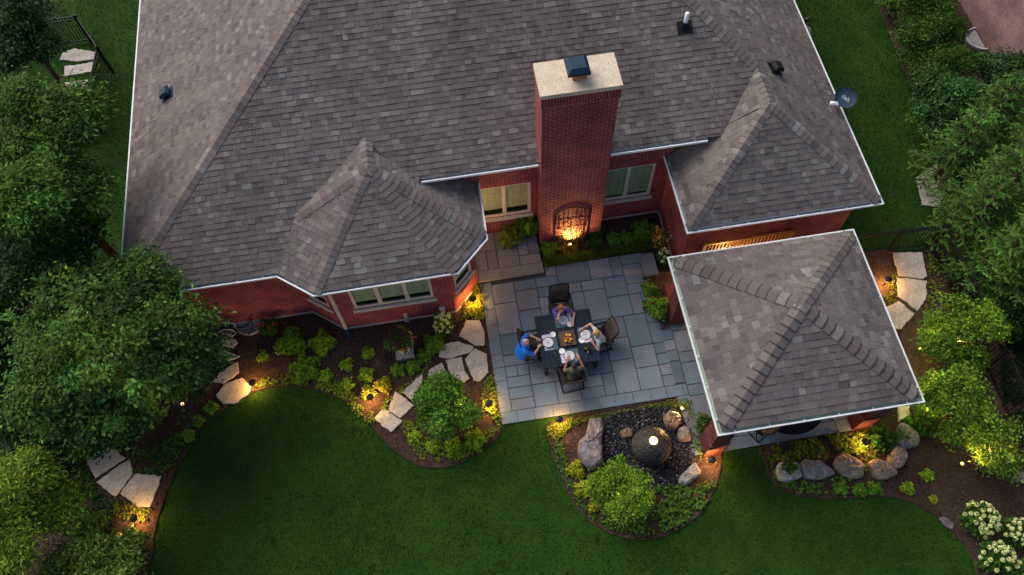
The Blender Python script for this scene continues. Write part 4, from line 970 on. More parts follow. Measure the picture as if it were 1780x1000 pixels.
cover([(945,468),(1040,452),(1132,434),(1132,420),(1040,437),(945,452)],'low_hedge',1700,(.055,.1,.018),.04,.03,.2,32,sub=1,clump=False)
cover([(1115,480),(1128,476),(1140,505),(1155,510),(1150,525),(1130,525)],'ground_cover',400,(.06,.12,.02),.06,.045,.12,33)
cover([(820,505),(836,496),(842,540),(835,560),(815,548),(800,530)],'ground_cover',500,(.15,.15,.015),.08,.04,.14,34)
cover([(215,870),(245,885),(262,885),(255,905),(225,905),(195,890)],'ground_cover',420,(.1,.13,.015),.07,.045,.12,35); cover([(140,800),(170,850),(230,890),(210,900),(150,850)],'ground_cover',230,DEEP,.07,.045,.1,36); cover([(228,790),(300,770),(320,740),(310,790),(285,822),(238,822)],'ground_cover',300,DEEP,.08,.05,.18,37)

# ------------------------------------------------------------------ trees
def crown(rng,lobes,ncl,nl,cs,base,var=.24,lowcut=-.35,yel=.12):
    lobes=[(np.array(c,float),np.array(r,float)) for c,r in lobes]; w=np.array([r[0]*r[1] for _,r in lobes]); w=w/w.sum()
    Ps=[];Ns=[];Ds=[];Cs=[]
    for k in rng.choice(len(lobes),ncl,p=w):
        c,r=lobes[k]; d=rng.standard_normal(3); d/=np.linalg.norm(d)
        if d[2]<lowcut: d[2]=-d[2]*.6
        q=c+d*r*(.5+.55*rng.random()**.5)*(1.22 if rng.random()<.15 else 1); s=cs*(.7+.7*rng.random())
        P=q+rng.standard_normal((nl,3))*s*np.array([1,1,.55]); o=d[None,:]+.8*rng.standard_normal((nl,3)); o[:,2]-=.25
        Ps.append(P); Ds.append(o); Ns.append(.45*d[None,:]+np.array([0,0,.75])+.4*rng.standard_normal((nl,3)))
        f=max(.45,1+1.25*var*rng.standard_normal()); y=yel*rng.standard_normal(); b=np.array(base)*f*np.array([1.5*(1+y),1.5*(1+.25*y),.75*(1-y)])
        lf=(1+.28*rng.standard_normal((nl,1))).clip(.4,1.8); lf=np.where(rng.random((nl,1))<.08,lf*2.0,lf); Cs.append(b[None,:]*lf)
    return np.concatenate(Ps),np.concatenate(Ns),np.concatenate(Ds),np.concatenate(Cs).clip(.002,1)
def trunk(t_,h,r,spread,mat='bark',k=6,seed=1,forks=2):
    rr=random.Random(seed); m_=MB(); m_.tube([(0,0,-.2),(rr.uniform(-.05,.05),0,h*.3),(rr.uniform(-.1,.1),rr.uniform(-.1,.1),h*.75)],[r*1.25,r,r*.55],9)
    for i in range(k):
        a=6.283*i/k+rr.uniform(-.3,.3); z0=h*rr.uniform(.25,.6); e=spread*rr.uniform(.65,1)
        p0=V((0,0,z0)); p1=V((math.cos(a)*e*.5,math.sin(a)*e*.5,z0+h*.2)); p2=V((math.cos(a)*e,math.sin(a)*e,z0+h*rr.uniform(.22,.4)))
        m_.tube([p0,p1,p2],[r*.5,r*.32,r*.1],6)
        for j in range(forks): 
            b=a+rr.uniform(-.8,.8); m_.tube([p1,p1+V((math.cos(b)*e*.4,math.sin(b)*e*.4,h*.15*rr.random()))],[r*.25,r*.06],5)
    m_.build('trunk',M[mat],t_,True)
def leafy_tree(px,py,zc,rpx,label,base,ncl,nl,cs,L,W,seed,name='leafy_tree',cat='tree',rz=None,lob=7,mat='bark',var=.32,group=None,low=-.35,sq=(1,1),core=.55):
    rng=np.random.default_rng(seed); p=at(px,py,zc); r=rpx/ppm(p); rz=rz or r*.85; t_=thing(name,label,cat,(p.x,p.y,0),0,group)
    lobes=[((0,0,zc),(r*core*sq[0],r*core*sq[1],rz*core*1.3 if core<.7 else rz*.92))]
    for i in range(lob):
        a=6.283*i/lob+rng.random(); k=r*(.5+.24*rng.random()); q=r*(.22+.2*rng.random()); k,q=(k,q) if core<.7 else (r*.72,r*(.2+.12*rng.random())); lobes.append(((math.cos(a)*k*sq[0],math.sin(a)*k*sq[1],zc+rz*rng.uniform(-.45,.5)),(q,q,q*.85)))
    P_,N_,D_,C_=crown(rng,lobes,ncl,nl,cs,base,var,low); n=len(P_)
    sz_=.5+1.0*rng.random(n); leaf_mesh('crown',P_,N_,D_,L*sz_,W*sz_,C_,M['leaf'],t_)
    trunk(t_,zc+rz*.3,max(.03,r*.06),r*.7,mat,7,seed); return t_
leafy_tree(196,614,3.0,166,'big round leafy tree overhanging the left house corner',(.034,.082,.024),1350,40,.13,.11,.055,41,'round_tree',rz=2.2,lob=14,core=.86)
leafy_tree(60,300,4.6,142,'broad feathery tree left of the house, its crown over the side lawn',(.031,.08,.017),950,44,.15,.13,.042,42,'feathery_tree',rz=2.0,lob=9,sq=(1,1.15))
leafy_tree(110,420,3.0,95,'darker leafy tree between the feathery and the round tree',(.014,.038,.01),380,40,.15,.12,.05,43,'leafy_tree',rz=1.7)
leafy_tree(30,45,3.0,75,'dark bluish tree in the top left corner',(.022,.055,.032),450,32,.15,.11,.05,44,'dark_tree',rz=1.8)
leafy_tree(-20,560,3.0,95,'dark tree at the left picture edge behind the round tree',(.02,.05,.018),450,32,.15,.11,.05,45,'dark_tree',rz=1.8)
leafy_tree(776,708,.75,57,'small bushy tree lit from below beside the patio edge',(.045,.11,.02),420,30,.07,.065,.035,46,'bushy_tree',rz=.75,lob=10,core=.38)
leafy_tree(1080,852,.7,50,'rounded lit shrub at the lower left of the fountain',(.075,.14,.018),340,30,.065,.055,.03,47,'rounded_shrub','shrub',rz=.65,lob=10,core=.4)
leafy_tree(1667,575,1.25,64,'upper lit small tree right of the pavilion',(.06,.12,.016),320,30,.09,.08,.045,48,'small_tree',rz=1.0,core=.4,lob=9,group='lit small trees right of the pavilion',mat='palebark')
leafy_tree(1662,708,1.25,66,'lower lit small tree at the right pavilion corner',(.06,.12,.016),320,30,.09,.08,.045,49,'small_tree',rz=1.0,core=.4,lob=9,group='lit small trees right of the pavilion',mat='palebark')
leafy_tree(1735,790,1.0,56,'open bare branched shrub lit by a spotlight on the mulch',(.055,.1,.018),105,26,.1,.07,.035,50,'open_shrub','shrub',rz=.8,mat='palebark',lob=6)
leafy_tree(1620,40,1.0,72,'dark clipped hedge bush at the top right beside the neighbour house',(.022,.055,.014),800,34,.1,.055,.035,51,'hedge_bush','hedge',rz=1.1,lob=8,sq=(.8,1.3))
leafy_tree(1660,175,1.4,62,'dark broadleaf bush between hedge and spruces',(.02,.06,.025),500,32,.11,.09,.05,52,'dark_bush','bush',rz=1.1)
leafy_tree(1555,5,.6,30,'small green bush at the top edge by the side lawn',(.03,.075,.015),120,28,.09,.06,.035,53,'green_bush','bush',rz=.5)
leafy_tree(1735,120,1.0,40,'dark bush at the neighbour house wall',(.02,.055,.024),220,30,.1,.08,.045,54,'dark_bush','bush',rz=.8)
leafy_tree(1770,545,.8,35,'dark bush at the right edge below the spruces',(.012,.04,.012),160,28,.1,.08,.045,55,'dark_bush','bush',rz=.7)
leafy_tree(20,890,2.4,98,'yellow green tree in the bottom left corner',(.085,.14,.02),900,34,.12,.11,.032,56,'yellow_green_tree',rz=1.8,lob=8,sq=(1,1.3))
leafy_tree(140,1010,1.6,100,'pale green shrub along the bottom edge at left',(.06,.1,.03),420,30,.11,.09,.035,57,'pale_shrub','shrub',rz=1.0,lob=7,sq=(1.2,.8))
leafy_tree(60,700,1.2,85,'dark leafy understorey shrub between the two left trees',(.014,.036,.012),420,32,.14,.11,.05,58,'dark_shrub','shrub',rz=1.0)
leafy_tree(15,480,2.2,80,'dark tree filling the left edge above the round tree',(.014,.036,.012),380,32,.15,.11,.05,59,'dark_tree',rz=1.5)
leafy_tree(145,750,.7,50,'low dark shrub above the upper grey flagstone',(.016,.04,.014),200,28,.1,.09,.045,60,'dark_shrub','shrub',rz=.6)
cover([(100,760),(150,800),(165,850),(205,890),(190,930),(120,900),(90,830)],'added_dark_ivy',330,(.02,.05,.015),.08,.055,.12,38); cover([(-60,560),(60,560),(120,740),(100,880),(60,900),(-60,900)],'added_dark_ivy',260,(.012,.03,.01),.1,.07,.2,39)  # near-black leaves added so the ground under the trees reads as deep shade
for i,(x,y,r,l) in enumerate(((1600,70,42,'clipped hedge bush along the side lawn, below the topmost one'),(1640,115,45,'clipped hedge bush in front of the neighbour window well'),(1615,-20,55,'clipped hedge bush cut by the top edge at right'))): leafy_tree(x,y,1.0,r,l,(.022,.055,.012),420,34,.1,.055,.035,70+i,'hedge_bush','hedge',rz=1.0,lob=8)
cover([(1700,500),(1800,500),(1800,800),(1755,770),(1742,700),(1735,600)],'added_dark_ivy',420,(.008,.02,.009),.09,.06,.12,40)  # leaf strip added to turn the ground behind the right fence nearly black
def spruce(px,py,h,rb,label,seed,base=(.045,.125,.02),tipz=None):
    rng=np.random.default_rng(seed); rr=random.Random(seed); p=at(px,py,h*.4); t_=thing('spruce_tree',label,'spruce',(p.x,p.y,0),0,'spruce trees on the right boundary')
    m_=MB(); m_.tube([(0,0,-.2),(0,0,h*.5),(0,0,h)],[.13,.08,.012],8); Ps=[];Ns=[];Ds=[];Cs=[];Ls=[]
    def twig(a,b,f):
        n=max(4,int((b-a).length/.032)); dr=(b-a).normalized(); s=dr.cross(V((0,0,1))); s=s.normalized() if s.length>1e-3 else V((1,0,0)); u_=s.cross(dr)
        for i in range(n):
            t=(i+rr.random())/n; ang=rr.uniform(0,6.283); o=s*math.cos(ang)+u_*(.35+.65*abs(math.sin(ang)))
            Ps.append(a+(b-a)*t); Ds.append(dr*1.1+o*.75); Ns.append(V((0,0,1))+o*.5+V((rr.gauss(0,.3),rr.gauss(0,.3),0))); k=f*rr.uniform(.8,1.2)
            Cs.append((base[0]*k*(1+.5*t),base[1]*k*(1+.25*t),base[2]*k)); Ls.append(rr.uniform(.1,.17))
    z=h*.1; lev=0
    while z<h-.15:
        R_=rb*(1-z/h)**.8+.08; kb=max(5,int(5+R_*4.2))
        for i in range(kb):
            a=6.283*(i+.5*(lev%2)+rr.uniform(-.25,.25))/kb; L=R_*rr.uniform(.75,1.1); lift=.12+.5*(z/h); f=rr.uniform(.5,1.5)
            d=V((math.cos(a),math.sin(a),lift)).normalized(); A=V((0,0,z)); prev=A; nseg=max(3,int(L/.2))
            for sgm in range(1,nseg+1):
                t=sgm/nseg; q=A+d*L*t+V((0,0,-.28*L*t*(1-t)+.06*L*t*t)); 
                if t>.25:
                    twig(prev,q,f)
                    tl=(1-t)*L*.4+.13
                    for sd in (-1,1):
                        b=a+sd*rr.uniform(.7,1.0); twig(q,q+V((math.cos(b)*tl,math.sin(b)*tl,rr.uniform(-.06,.08))),f)
                prev=q
            if R_>.3: m_.tube([A,prev],[.022,.005],4)
        z+=.3+.12*rr.random(); lev+=1
    twig(V((0,0,h-.3)),V((0,0,h+.12)),1.3)
    leaf_mesh('crown',np.array(Ps),np.array(Ns),np.array(Ds),np.array(Ls),.045,np.array(Cs),M['needle'],t_); m_.build('trunk',M['bark'],t_,True)
spruce(1742,335,5.0,1.5,'tall spruce in the middle of the right boundary',61)
spruce(1660,265,3.4,1.0,'slim spruce nearest the side lawn',62)
spruce(1712,215,3.6,1.1,'spruce with the topmost leader in front of the dark bush',63)
spruce(1790,250,5.0,1.5,'spruce cut by the right edge beside the neighbour house',64)
spruce(1688,385,3.4,1.0,'bushy spruce over the pale flagstone',65)
spruce(1785,440,5.0,1.5,'spruce farthest down the right edge above the dark bush',66)
spruce(1730,465,3.2,1.05,'lowest spruce leaning over the fence corner',67)
# climbing vine on the trellis
cv=thing('climbing_vine','pale stemmed climbing vine glowing on the arched trellis','vine',(3.17,11.9,0)); m_=MB(); rr=random.Random(5)
for i in range(7):
    x=-.3+.1*i; m_.tube([(x*.5,-.05,0),(x*.7,-.03,.35),(x+rr.uniform(-.05,.05),-.01,.75),(x*1.2,.01,1.05+rr.random()*.4)],[.012,.01,.007,.003],5)
m_.build('stems',M['palebark'],cv,True); rng=np.random.default_rng(3); n=240; P_=np.c_[rng.uniform(-.4,.4,n),rng.uniform(-.08,.02,n),rng.random(n)**1.6*1.2]
leaf_mesh('foliage',P_,rng.standard_normal((n,3))+np.array([0,-1,.5]),rng.standard_normal((n,3)),.06,.04,vcol((.12,.13,.02),n,.25),M['leaf'],cv)
# ------------------------------------------------------------------ dining set
TC=V((2.385,8.52,0)); TS=.78
tb=thing('dining_table','square dark slatted dining table set for four on the patio','table',TC)
m_=MB(); n=13
for i in range(n):
    x0=-TS+.09+(2*TS-.18)*i/n; m_.box(x0+.004,x0+(2*TS-.18)/n-.004,-TS+.09,TS-.09,.708,.738)
bevel(m_.build('slats',M['table'],tb),.004)
m_=MB()
for b in ((-TS,TS,-TS,-TS+.086),(-TS,TS,TS-.086,TS),(-TS,-TS+.086,-TS+.09,TS-.09),(TS-.086,TS,-TS+.09,TS-.09)): m_.box(*b,.70,.74)
for b in ((-TS+.06,TS-.06,-TS+.06,-TS+.09),(-TS+.06,TS-.06,TS-.09,TS-.06),(-TS+.06,-TS+.09,-TS+.09,TS-.09),(TS-.09,TS-.06,-TS+.09,TS-.09)): m_.box(*b,.62,.699)
bevel(m_.build('frame',M['table'],tb),.005)
for sx in (-1,1):
    for sy in (-1,1):
        m_=MB(); x,y=sx*(TS-.1),sy*(TS-.1); m_.box(x-.05,x+.05,y-.05,y+.05,.05,.699); bevel(m_.build('leg',M['table'],tb),.006)
def sling_chair(loc,rz,label):
    t_=thing('patio_chair',label,'chair',loc,rz,'brown sling chairs round the dining table')
    f=MB()
    for s in (-1,1):
        x=.29*s
        f.tube([(x,.34,.02),(x,-.36,.02)],.017,8); f.tube([(x,.27,.02),(x,.25,.4),(x,.22,.62)],.017,8); f.tube([(x,-.3,.02),(x,-.16,.36)],.017,8)
    f.tube([(-.29,-.34,.02),(.29,-.34,.02)],.016,8); f.tube([(-.27,.26,.39),(.27,.26,.39)],.015,8); f.build('base_frame',M['black'],t_,True)
    for s in (-1,1):
        a=MB(); x=.305*s; a.hexa([(x-.03,-.34,.6),(x+.03,-.34,.6),(x+.03,.28,.62),(x-.03,.28,.62)],[(x-.03,-.34,.625),(x+.03,-.34,.625),(x+.03,.28,.645),(x-.03,.28,.645)]); bevel(a.build('armrest',M['black'],t_),.01)
    prof=[(.29,.40),(.24,.425),(.0,.395),(-.2,.385)]; bk=[(-.2,.385),(-.27,.55),(-.36,.8),(-.45,1.02)]
    for nm,pr in (('seat',prof),('backrest',bk)):
        s=MB()
        for i in range(len(pr)-1):
            (ya,za),(yb,zb)=pr[i],pr[i+1]
            N=6
            for k in range(N):
                xa,xb=-.255+.51*k/N,-.255+.51*(k+1)/N; sg=lambda x:-.025*(1-(x/.255)**2)
                q=[(xa,ya,za+sg(xa)),(xb,ya,za+sg(xb)),(xb,yb,zb+sg(xb)),(xa,yb,zb+sg(xa))] if nm=='seat' else [(xa,ya+sg(xa),za),(xb,ya+sg(xb),za),(xb,yb+sg(xb),zb),(xa,yb+sg(xa),zb)]
                s.face(q)
        o=s.build(nm,M['sling'],t_,True); bm=bmesh.new(); bm.from_mesh(o.data); bmesh.ops.remove_doubles(bm,verts=bm.verts,dist=.001); bm.to_mesh(o.data); bm.free(); md=o.modifiers.new('solid','SOLIDIFY'); md.thickness=.012
    r=MB()
    for s in (-1,1): r.tube([(.27*s,y,z) for y,z in [(.29,.41)]+prof[1:]+bk[1:]],.016,8)
    r.tube([(-.27,-.45,1.02),(-.14,-.475,1.035),(.14,-.475,1.035),(.27,-.45,1.02)],.016,8); r.build('sling_rail',M['black'],t_,True)
    return t_
def chair_from_back(px,py,face,z=1.03,off=.47):
    b=at(px,py,z); return (b.x+face[0]*off,b.y+face[1]*off,.055)
CH={'top':(chair_from_back(971,496,(0,-1)),math.pi),'bottom':(chair_from_back(999,661,(0,1),off=.38),0.06),'left':(chair_from_back(901,588,(1,0)),-math.pi/2),'right':(chair_from_back(1072,568,(-1,0)),math.pi/2+.12)}
sling_chair(*CH['top'],'brown sling chair pulled out behind the red haired person'); sling_chair(*CH['bottom'],'brown sling chair carrying the person in olive seen from behind')
sling_chair(*CH['left'],'sling chair mostly hidden under the man in bright blue'); sling_chair(*CH['right'],'brown sling chair turned aside behind the blond haired person')

# table settings
ZT=.742
def disc(name,label,cat,px,py,r,mat,z,grp,prof=None,extra=None):
    p=at(px,py,z); t_=thing(name,label,cat,(p.x,p.y,z),0,grp)
    m_=MB(); m_.lathe(prof or [(r*.6,0),(r*.97,.014),(r,.017),(r*.97,.018),(r*.68,.007),(.001,.006)],28); m_.build('dish',M[mat],t_,True)
    if extra:
        for r0,r1,zz in extra:
            m_=MB(); b=len(m_.v); n=32
            for k in range(n):
                a,b_=2*math.pi*k/n,2*math.pi*(k+1)/n
                m_.face([(r0*math.cos(a),r0*math.sin(a),zz),(r1*math.cos(a),r1*math.sin(a),zz+.0035),(r1*math.cos(b_),r1*math.sin(b_),zz+.0035),(r0*math.cos(b_),r0*math.sin(b_),zz)])
            m_.build('painted_band',M['rim'],t_)
    return t_
M['napkin']=plain('striped_napkin',(.55,.55,.66),.85,.3,60,.1)
def flat(name,label,cat,px,py,sx,sy,rot,mat,z,grp,th=.004):
    p=at(px,py,z); m_=MB(); m_.box(-sx/2,sx/2,-sy/2,sy/2,0,th); o=m_.build(name,M[mat],loc=(p.x,p.y,z)); o.rotation_euler=(0,0,R(rot)); return tag(o,label,cat,grp)
WHO={'top':'the red haired person','left':'the man in bright blue','right':'the blond haired person','bottom':'the person in olive'}
for w_,pl_,sp,nk,ct,mt,rot in (('top',(979,557),(991,564),(989.5,551),((966,556),(969.5,555)),(980,558),0),('left',(953,596),(961,582),(949.5,585.5),((953,605),(955,608)),(956,595),90),('right',(1018,582),(1011,592),(1022,592),(( 1013,573),(1016,570)),(1017.5,582),90),('bottom',(990,619),(977,611),(979,624),((1000,621),(1003.5,621)),(991,619),0)):
    g_='place settings on the dining table'; f=WHO[w_]
    flat('placemat','blue grey placemat in front of '+f,'placemat',*mt,.48,.38,rot,'mat_fabric',ZT,'placemats on the table',.003)
    disc('charger_plate','brown woven charger under the dinner plate of '+f,'charger',*pl_,.165,'charger',ZT+.005,'chargers on the table',[(.14,0),(.165,.008),(.16,.012),(.001,.006)])
    disc('dinner_plate','white banded dinner plate before '+f,'plate',*pl_,.135,'ceramic',ZT+.013,'dinner plates on the table',None,[(.062,.07,.0105),(.1,.106,.0155),(.012,.03,.0075)])
    disc('side_plate','small white side plate of '+f,'plate',*sp,.085,'ceramic',ZT+.006,'side plates on the table')
    flat('napkin','pale striped napkin beside the plate of '+f,'napkin',*nk,.11,.24,rot,'napkin',ZT+.005,'napkins on the table',.008)
    for (cx_,cy_),nm in zip(ct,('fork','knife')):
        p=at(cx_,cy_,ZT); t_=thing(nm,nm+' beside the plate of '+f,nm,(p.x,p.y,ZT+.005),R(rot),'cutlery on the table')
        m_=MB(); m_.hexa([(-.006,-.1,0),(.006,-.1,0),(.004,.03,.0),(-.004,.03,.0)],[(-.006,-.1,.004),(.006,-.1,.004),(.004,.03,.006),(-.004,.03,.006)]); m_.build('handle',M['steel'],t_)
        m_=MB()
        if nm=='fork':
            m_.box(-.013,.013,.031,.055,.002,.006)
            for k in range(4): m_.box(-.013+.0075*k,-.013+.0075*k+.0035,.056,.1,.002,.006)
        else: m_.hexa([(-.004,.031,0),(.009,.031,0),(.007,.11,0),(-.004,.12,0)],[(-.004,.031,.003),(.009,.031,.003),(.007,.11,.003),(-.004,.12,.003)])
        m_.build('tines' if nm=='fork' else 'blade',M['steel'],t_)
p=at(985.5,588,ZT); M['tray']=plain('dark_tray_wood',(.085,.045,.025),.55,.3,8,.2); ty=thing('fruit_tray','square brown wooden tray of fruit at the table centre','tray',(p.x,p.y,ZT))
m_=MB(); m_.hexa([(-.18,-.18,0),(.18,-.18,0),(.18,.18,0),(-.18,.18,0)],[(-.21,-.22,.012),(.21,-.22,.012),(.21,.22,.012),(-.21,.22,.012)]); m_.build('base',M['tray'],ty)
for b in (((-.21,-.22),(.21,-.22)),((.21,-.22),(.21,.22)),((.21,.22),(-.21,.22)),((-.21,.22),(-.21,-.22))):
    m_=MB(); a,c=V((*b[0],.012)),V((*b[1],.012)); o=V((.02,.02,0)); k=1.12
    m_.face([a,c,V((c.x*k,c.y*k,.05)),V((a.x*k,a.y*k,.05))]); m_.face([V((a.x*k,a.y*k,.05)),V((c.x*k,c.y*k,.05)),V((c.x*1.03,c.y*1.03,.014)),V((a.x*1.03,a.y*1.03,.014))]); m_.build('side',M['tray'],ty)
M['lemon']=plain('yellow_fruit',(.75,.5,.02),.45,.12,8,.05); M['apple']=plain('red_fruit',(.6,.1,.04),.35,.35,14,.03)
for i,(fx,fy,k,l) in enumerate(((985,582.5,'lemon','yellow fruit at the top left of the tray'),(990.5,583,'lemon','yellow fruit at the top right of the tray'),(982,588.5,'apple','blushed fruit at the left of the tray'),(987.5,588,'apple','blushed fruit in the middle of the tray'),(992.5,590,'lemon','yellow fruit at the right of the tray'),(983.5,593,'lemon','yellow fruit at the bottom left of the tray'),(990,594.5,'apple','red fruit at the bottom of the tray'))):
    p=at(fx,fy,ZT+.05); m_=MB(); m_.lathe([(.001,-.034),(.02,-.036),(.036,-.018),(.041,.003),(.034,.026),(.016,.036),(.004,.03)],16); o=m_.build('fruit',M[k],smooth=True,loc=(p.x,p.y,ZT+.051)); tag(o,l,'fruit','fruit in the wooden tray')
def greenglass():
    m,t,b=newmat('green_glass'); b.inputs["Base Color"].default_value=(.12,.16,.03,1); b.inputs["Roughness"].default_value=.1; b.inputs["Transmission Weight"].default_value=.5; return m
M['gglass']=greenglass()
p=at(1018.5,605,ZT+.1); t_=thing('candle_jar','olive green glass jar beside the napkin of the blond haired person','jar',(p.x,p.y,ZT)); m_=MB(); m_.lathe([(.05,0),(.06,.03),(.066,.1),(.06,.16),(.05,.165),(.055,.1),(.045,.02),(.001,.02)],22); m_.build('glass',M['gglass'],t_,True); m_=MB(); m_.lathe([(.04,.021),(.04,.09),(.001,.095)],16); m_.build('candle',M['lemon'],t_,True)
p=at(1022,612,ZT+.05); t_=thing('salt_shaker','tiny pale shaker just below the olive glass jar','shaker',(p.x,p.y,ZT)); m_=MB(); m_.lathe([(.022,0),(.024,.05),(.016,.075)],14); m_.build('body',M['ceramic'],t_,True); m_=MB(); m_.lathe([(.018,.0755),(.018,.09),(.001,.1)],14); m_.build('cap',M['steel'],t_,True)
M['clear']=M['glass']
p=at(954,577,ZT+.1); t_=thing('wine_glass','clear wine glass above the napkin of the man in blue','glass',(p.x,p.y,ZT)); m_=MB(); m_.lathe([(.035,0),(.035,.003),(.005,.008),(.004,.08),(.028,.1),(.038,.14),(.032,.2),(.031,.2),(.037,.14),(.026,.102),(.001,.085)],20); m_.build('bowl',M['ceramic'] if False else M['glass'],t_,True); m_=MB(); m_.lathe([(.024,.103),(.034,.13),(.001,.131)],16); m_.build('drink',plain('red_wine',(.15,.02,.04),.2),t_,True)

# ------------------------------------------------------------------ people
M['skin']=plain('skin',(.5,.27,.19),.55,.08,10,.05); M['skin_tan']=plain('skin_tan',(.42,.2,.12),.55,.08,10,.05)
M['blue_shirt']=plain('blue_shirt',(.0,.15,.68),.85,.12,14,.2); M['olive']=plain('olive_shirt',(.09,.1,.07),.9,.15,14,.2); M['white_top']=plain('white_top',(.5,.52,.56),.9,.12,14,.2)
def purple():
    m,t,b=newmat('purple_print'); tc=nd(t,"ShaderNodeTexCoord"); v=nd(t,"ShaderNodeTexVoronoi"); v.inputs["Scale"].default_value=22; t.links.new(tc.outputs["Object"],v.inputs["Vector"])
    r=ramp(t,v.outputs["Color"],[(.2,(.06,.015,.2)),(.45,(.16,.05,.42)),(.6,(.02,.02,.06)),(.85,(.45,.3,.6))]); t.links.new(r.outputs[0],b.inputs["Base Color"]); b.inputs["Roughness"].default_value=.85; return m
M['purple']=purple(); M['denim']=plain('dark_trousers',(.025,.03,.05),.9,.15,14,.2)
def hairmat(n,a,b_): 
    m,t,b=newmat(n); tc=nd(t,"ShaderNodeTexCoord"); mp=nd(t,"ShaderNodeMapping"); mp.inputs["Scale"].default_value=(60,60,8); t.links.new(tc.outputs["Object"],mp.inputs[0]); x=noise(t,1.5,3,.6,mp.outputs[0]); t.links.new(ramp(t,x.outputs[0],[(.3,a),(.7,b_)]).outputs[0],b.inputs["Base Color"]); b.inputs["Roughness"].default_value=.6; return m
M['red_hair']=hairmat('red_hair',(.12,.035,.012),(.3,.1,.03)); M['blond']=hairmat('blond_hair',(.28,.15,.05),(.62,.42,.18)); M['dark_hair']=hairmat('dark_hair',(.012,.009,.008),(.03,.022,.02)); M['grey_hair']=hairmat('grey_hair',(.1,.08,.07),(.25,.2,.17))
M['lime_shirt']=plain('pale_green_shirt',(.42,.5,.3),.9,.12,14,.2)
def cap_mesh(parts):
    """parts: ('c',p0,r0,p1,r1) tapered capsules, ('e',c,(rx,ry,rz)) ellipsoids -> raw closed pieces"""
    m_=MB()
    for q in parts:
        if q[0]=='c':
            p0,r0,p1,r1=V(q[1]),q[2],V(q[3]),q[4]; d=(p1-p0); L=d.length; d=d/L if L>1e-6 else V((0,0,1)); pts=[];rad=[]
            for k in range(5): a=math.pi/2*k/4.2; pts.append(p0-d*r0*math.cos(a)); rad.append(max(.001,r0*math.sin(a)))
            pts.append(p0); rad.append(r0); pts.append(p0+d*L*.5); rad.append((r0+r1)/2); pts.append(p1); rad.append(r1)
            for k in range(5)[::-1]: a=math.pi/2*k/4.2; pts.append(p1+d*r1*math.cos(a)); rad.append(max(.001,r1*math.sin(a)))
            m_.tube(pts,rad,14)
        else: m_.ball(q[1],1.0,18,12,sc=q[2])
    return m_
def skinned(parts,name,mat,parent,voxel=.012,smooth=6):
    o=cap_mesh(parts).build('tmp',mat); rm=o.modifiers.new('r','REMESH'); rm.mode='VOXEL'; rm.voxel_size=voxel
    sm=o.modifiers.new('s','SMOOTH'); sm.iterations=smooth; sm.factor=.5
    dg=bpy.context.evaluated_depsgraph_get(); me=bpy.data.meshes.new_from_object(o.evaluated_get(dg)); bpy.data.objects.remove(o,do_unlink=True)
    me.name=name
    for q in me.polygons: q.use_smooth=True
    me.materials.clear(); me.materials.append(mat)
    n=bpy.data.objects.new(name,me); COL.objects.link(n); n.parent=parent; return n
def ik(s,h,a,b,pole):
    d=h-s; L=min(d.length,(a+b)*.999); u=d.normalized(); k=(a*a-b*b+L*L)/(2*L); r=math.sqrt(max(0,a*a-k*k)); q=pole-u*pole.dot(u); q.normalize(); return s+u*k+q*r, s+u*L
def hand(parts,wr,dirv,palm_n,side,curl=.5):
    d=dirv.normalized(); n=(palm_n-d*palm_n.dot(d)).normalized(); s=d.cross(n)*side
    parts.append(('c',wr,.024,wr+d*.03,.028)); 
    for k in (-1,0,1): parts.append(('c',wr+d*.02+s*.02*k,.014,wr+d*.085+s*.024*k,.013))
    for i,(off,L) in enumerate(((-.033,.058),(-.011,.07),(.011,.074),(.033,.066))):
        a=wr+d*.085+s*off; m1=a+(d*math.cos(curl*.5)-n*math.sin(curl*.5)+s*off*1.5).normalized()*L*.55; m2=m1+(d*math.cos(curl*1.3)-n*math.sin(curl*1.3)).normalized()*L*.5
        parts.append(('c',a,.0095,m1,.009)); parts.append(('c',m1,.009,m2,.0078))
    a=wr+d*.025+s*.03; b=a+(d*.6+s*.75-n*.25).normalized()*.04; parts.append(('c',a,.012,b,.0105)); parts.append(('c',b,.0105,b+(d*.85+s*.3-n*.3).normalized()*.035,.009))
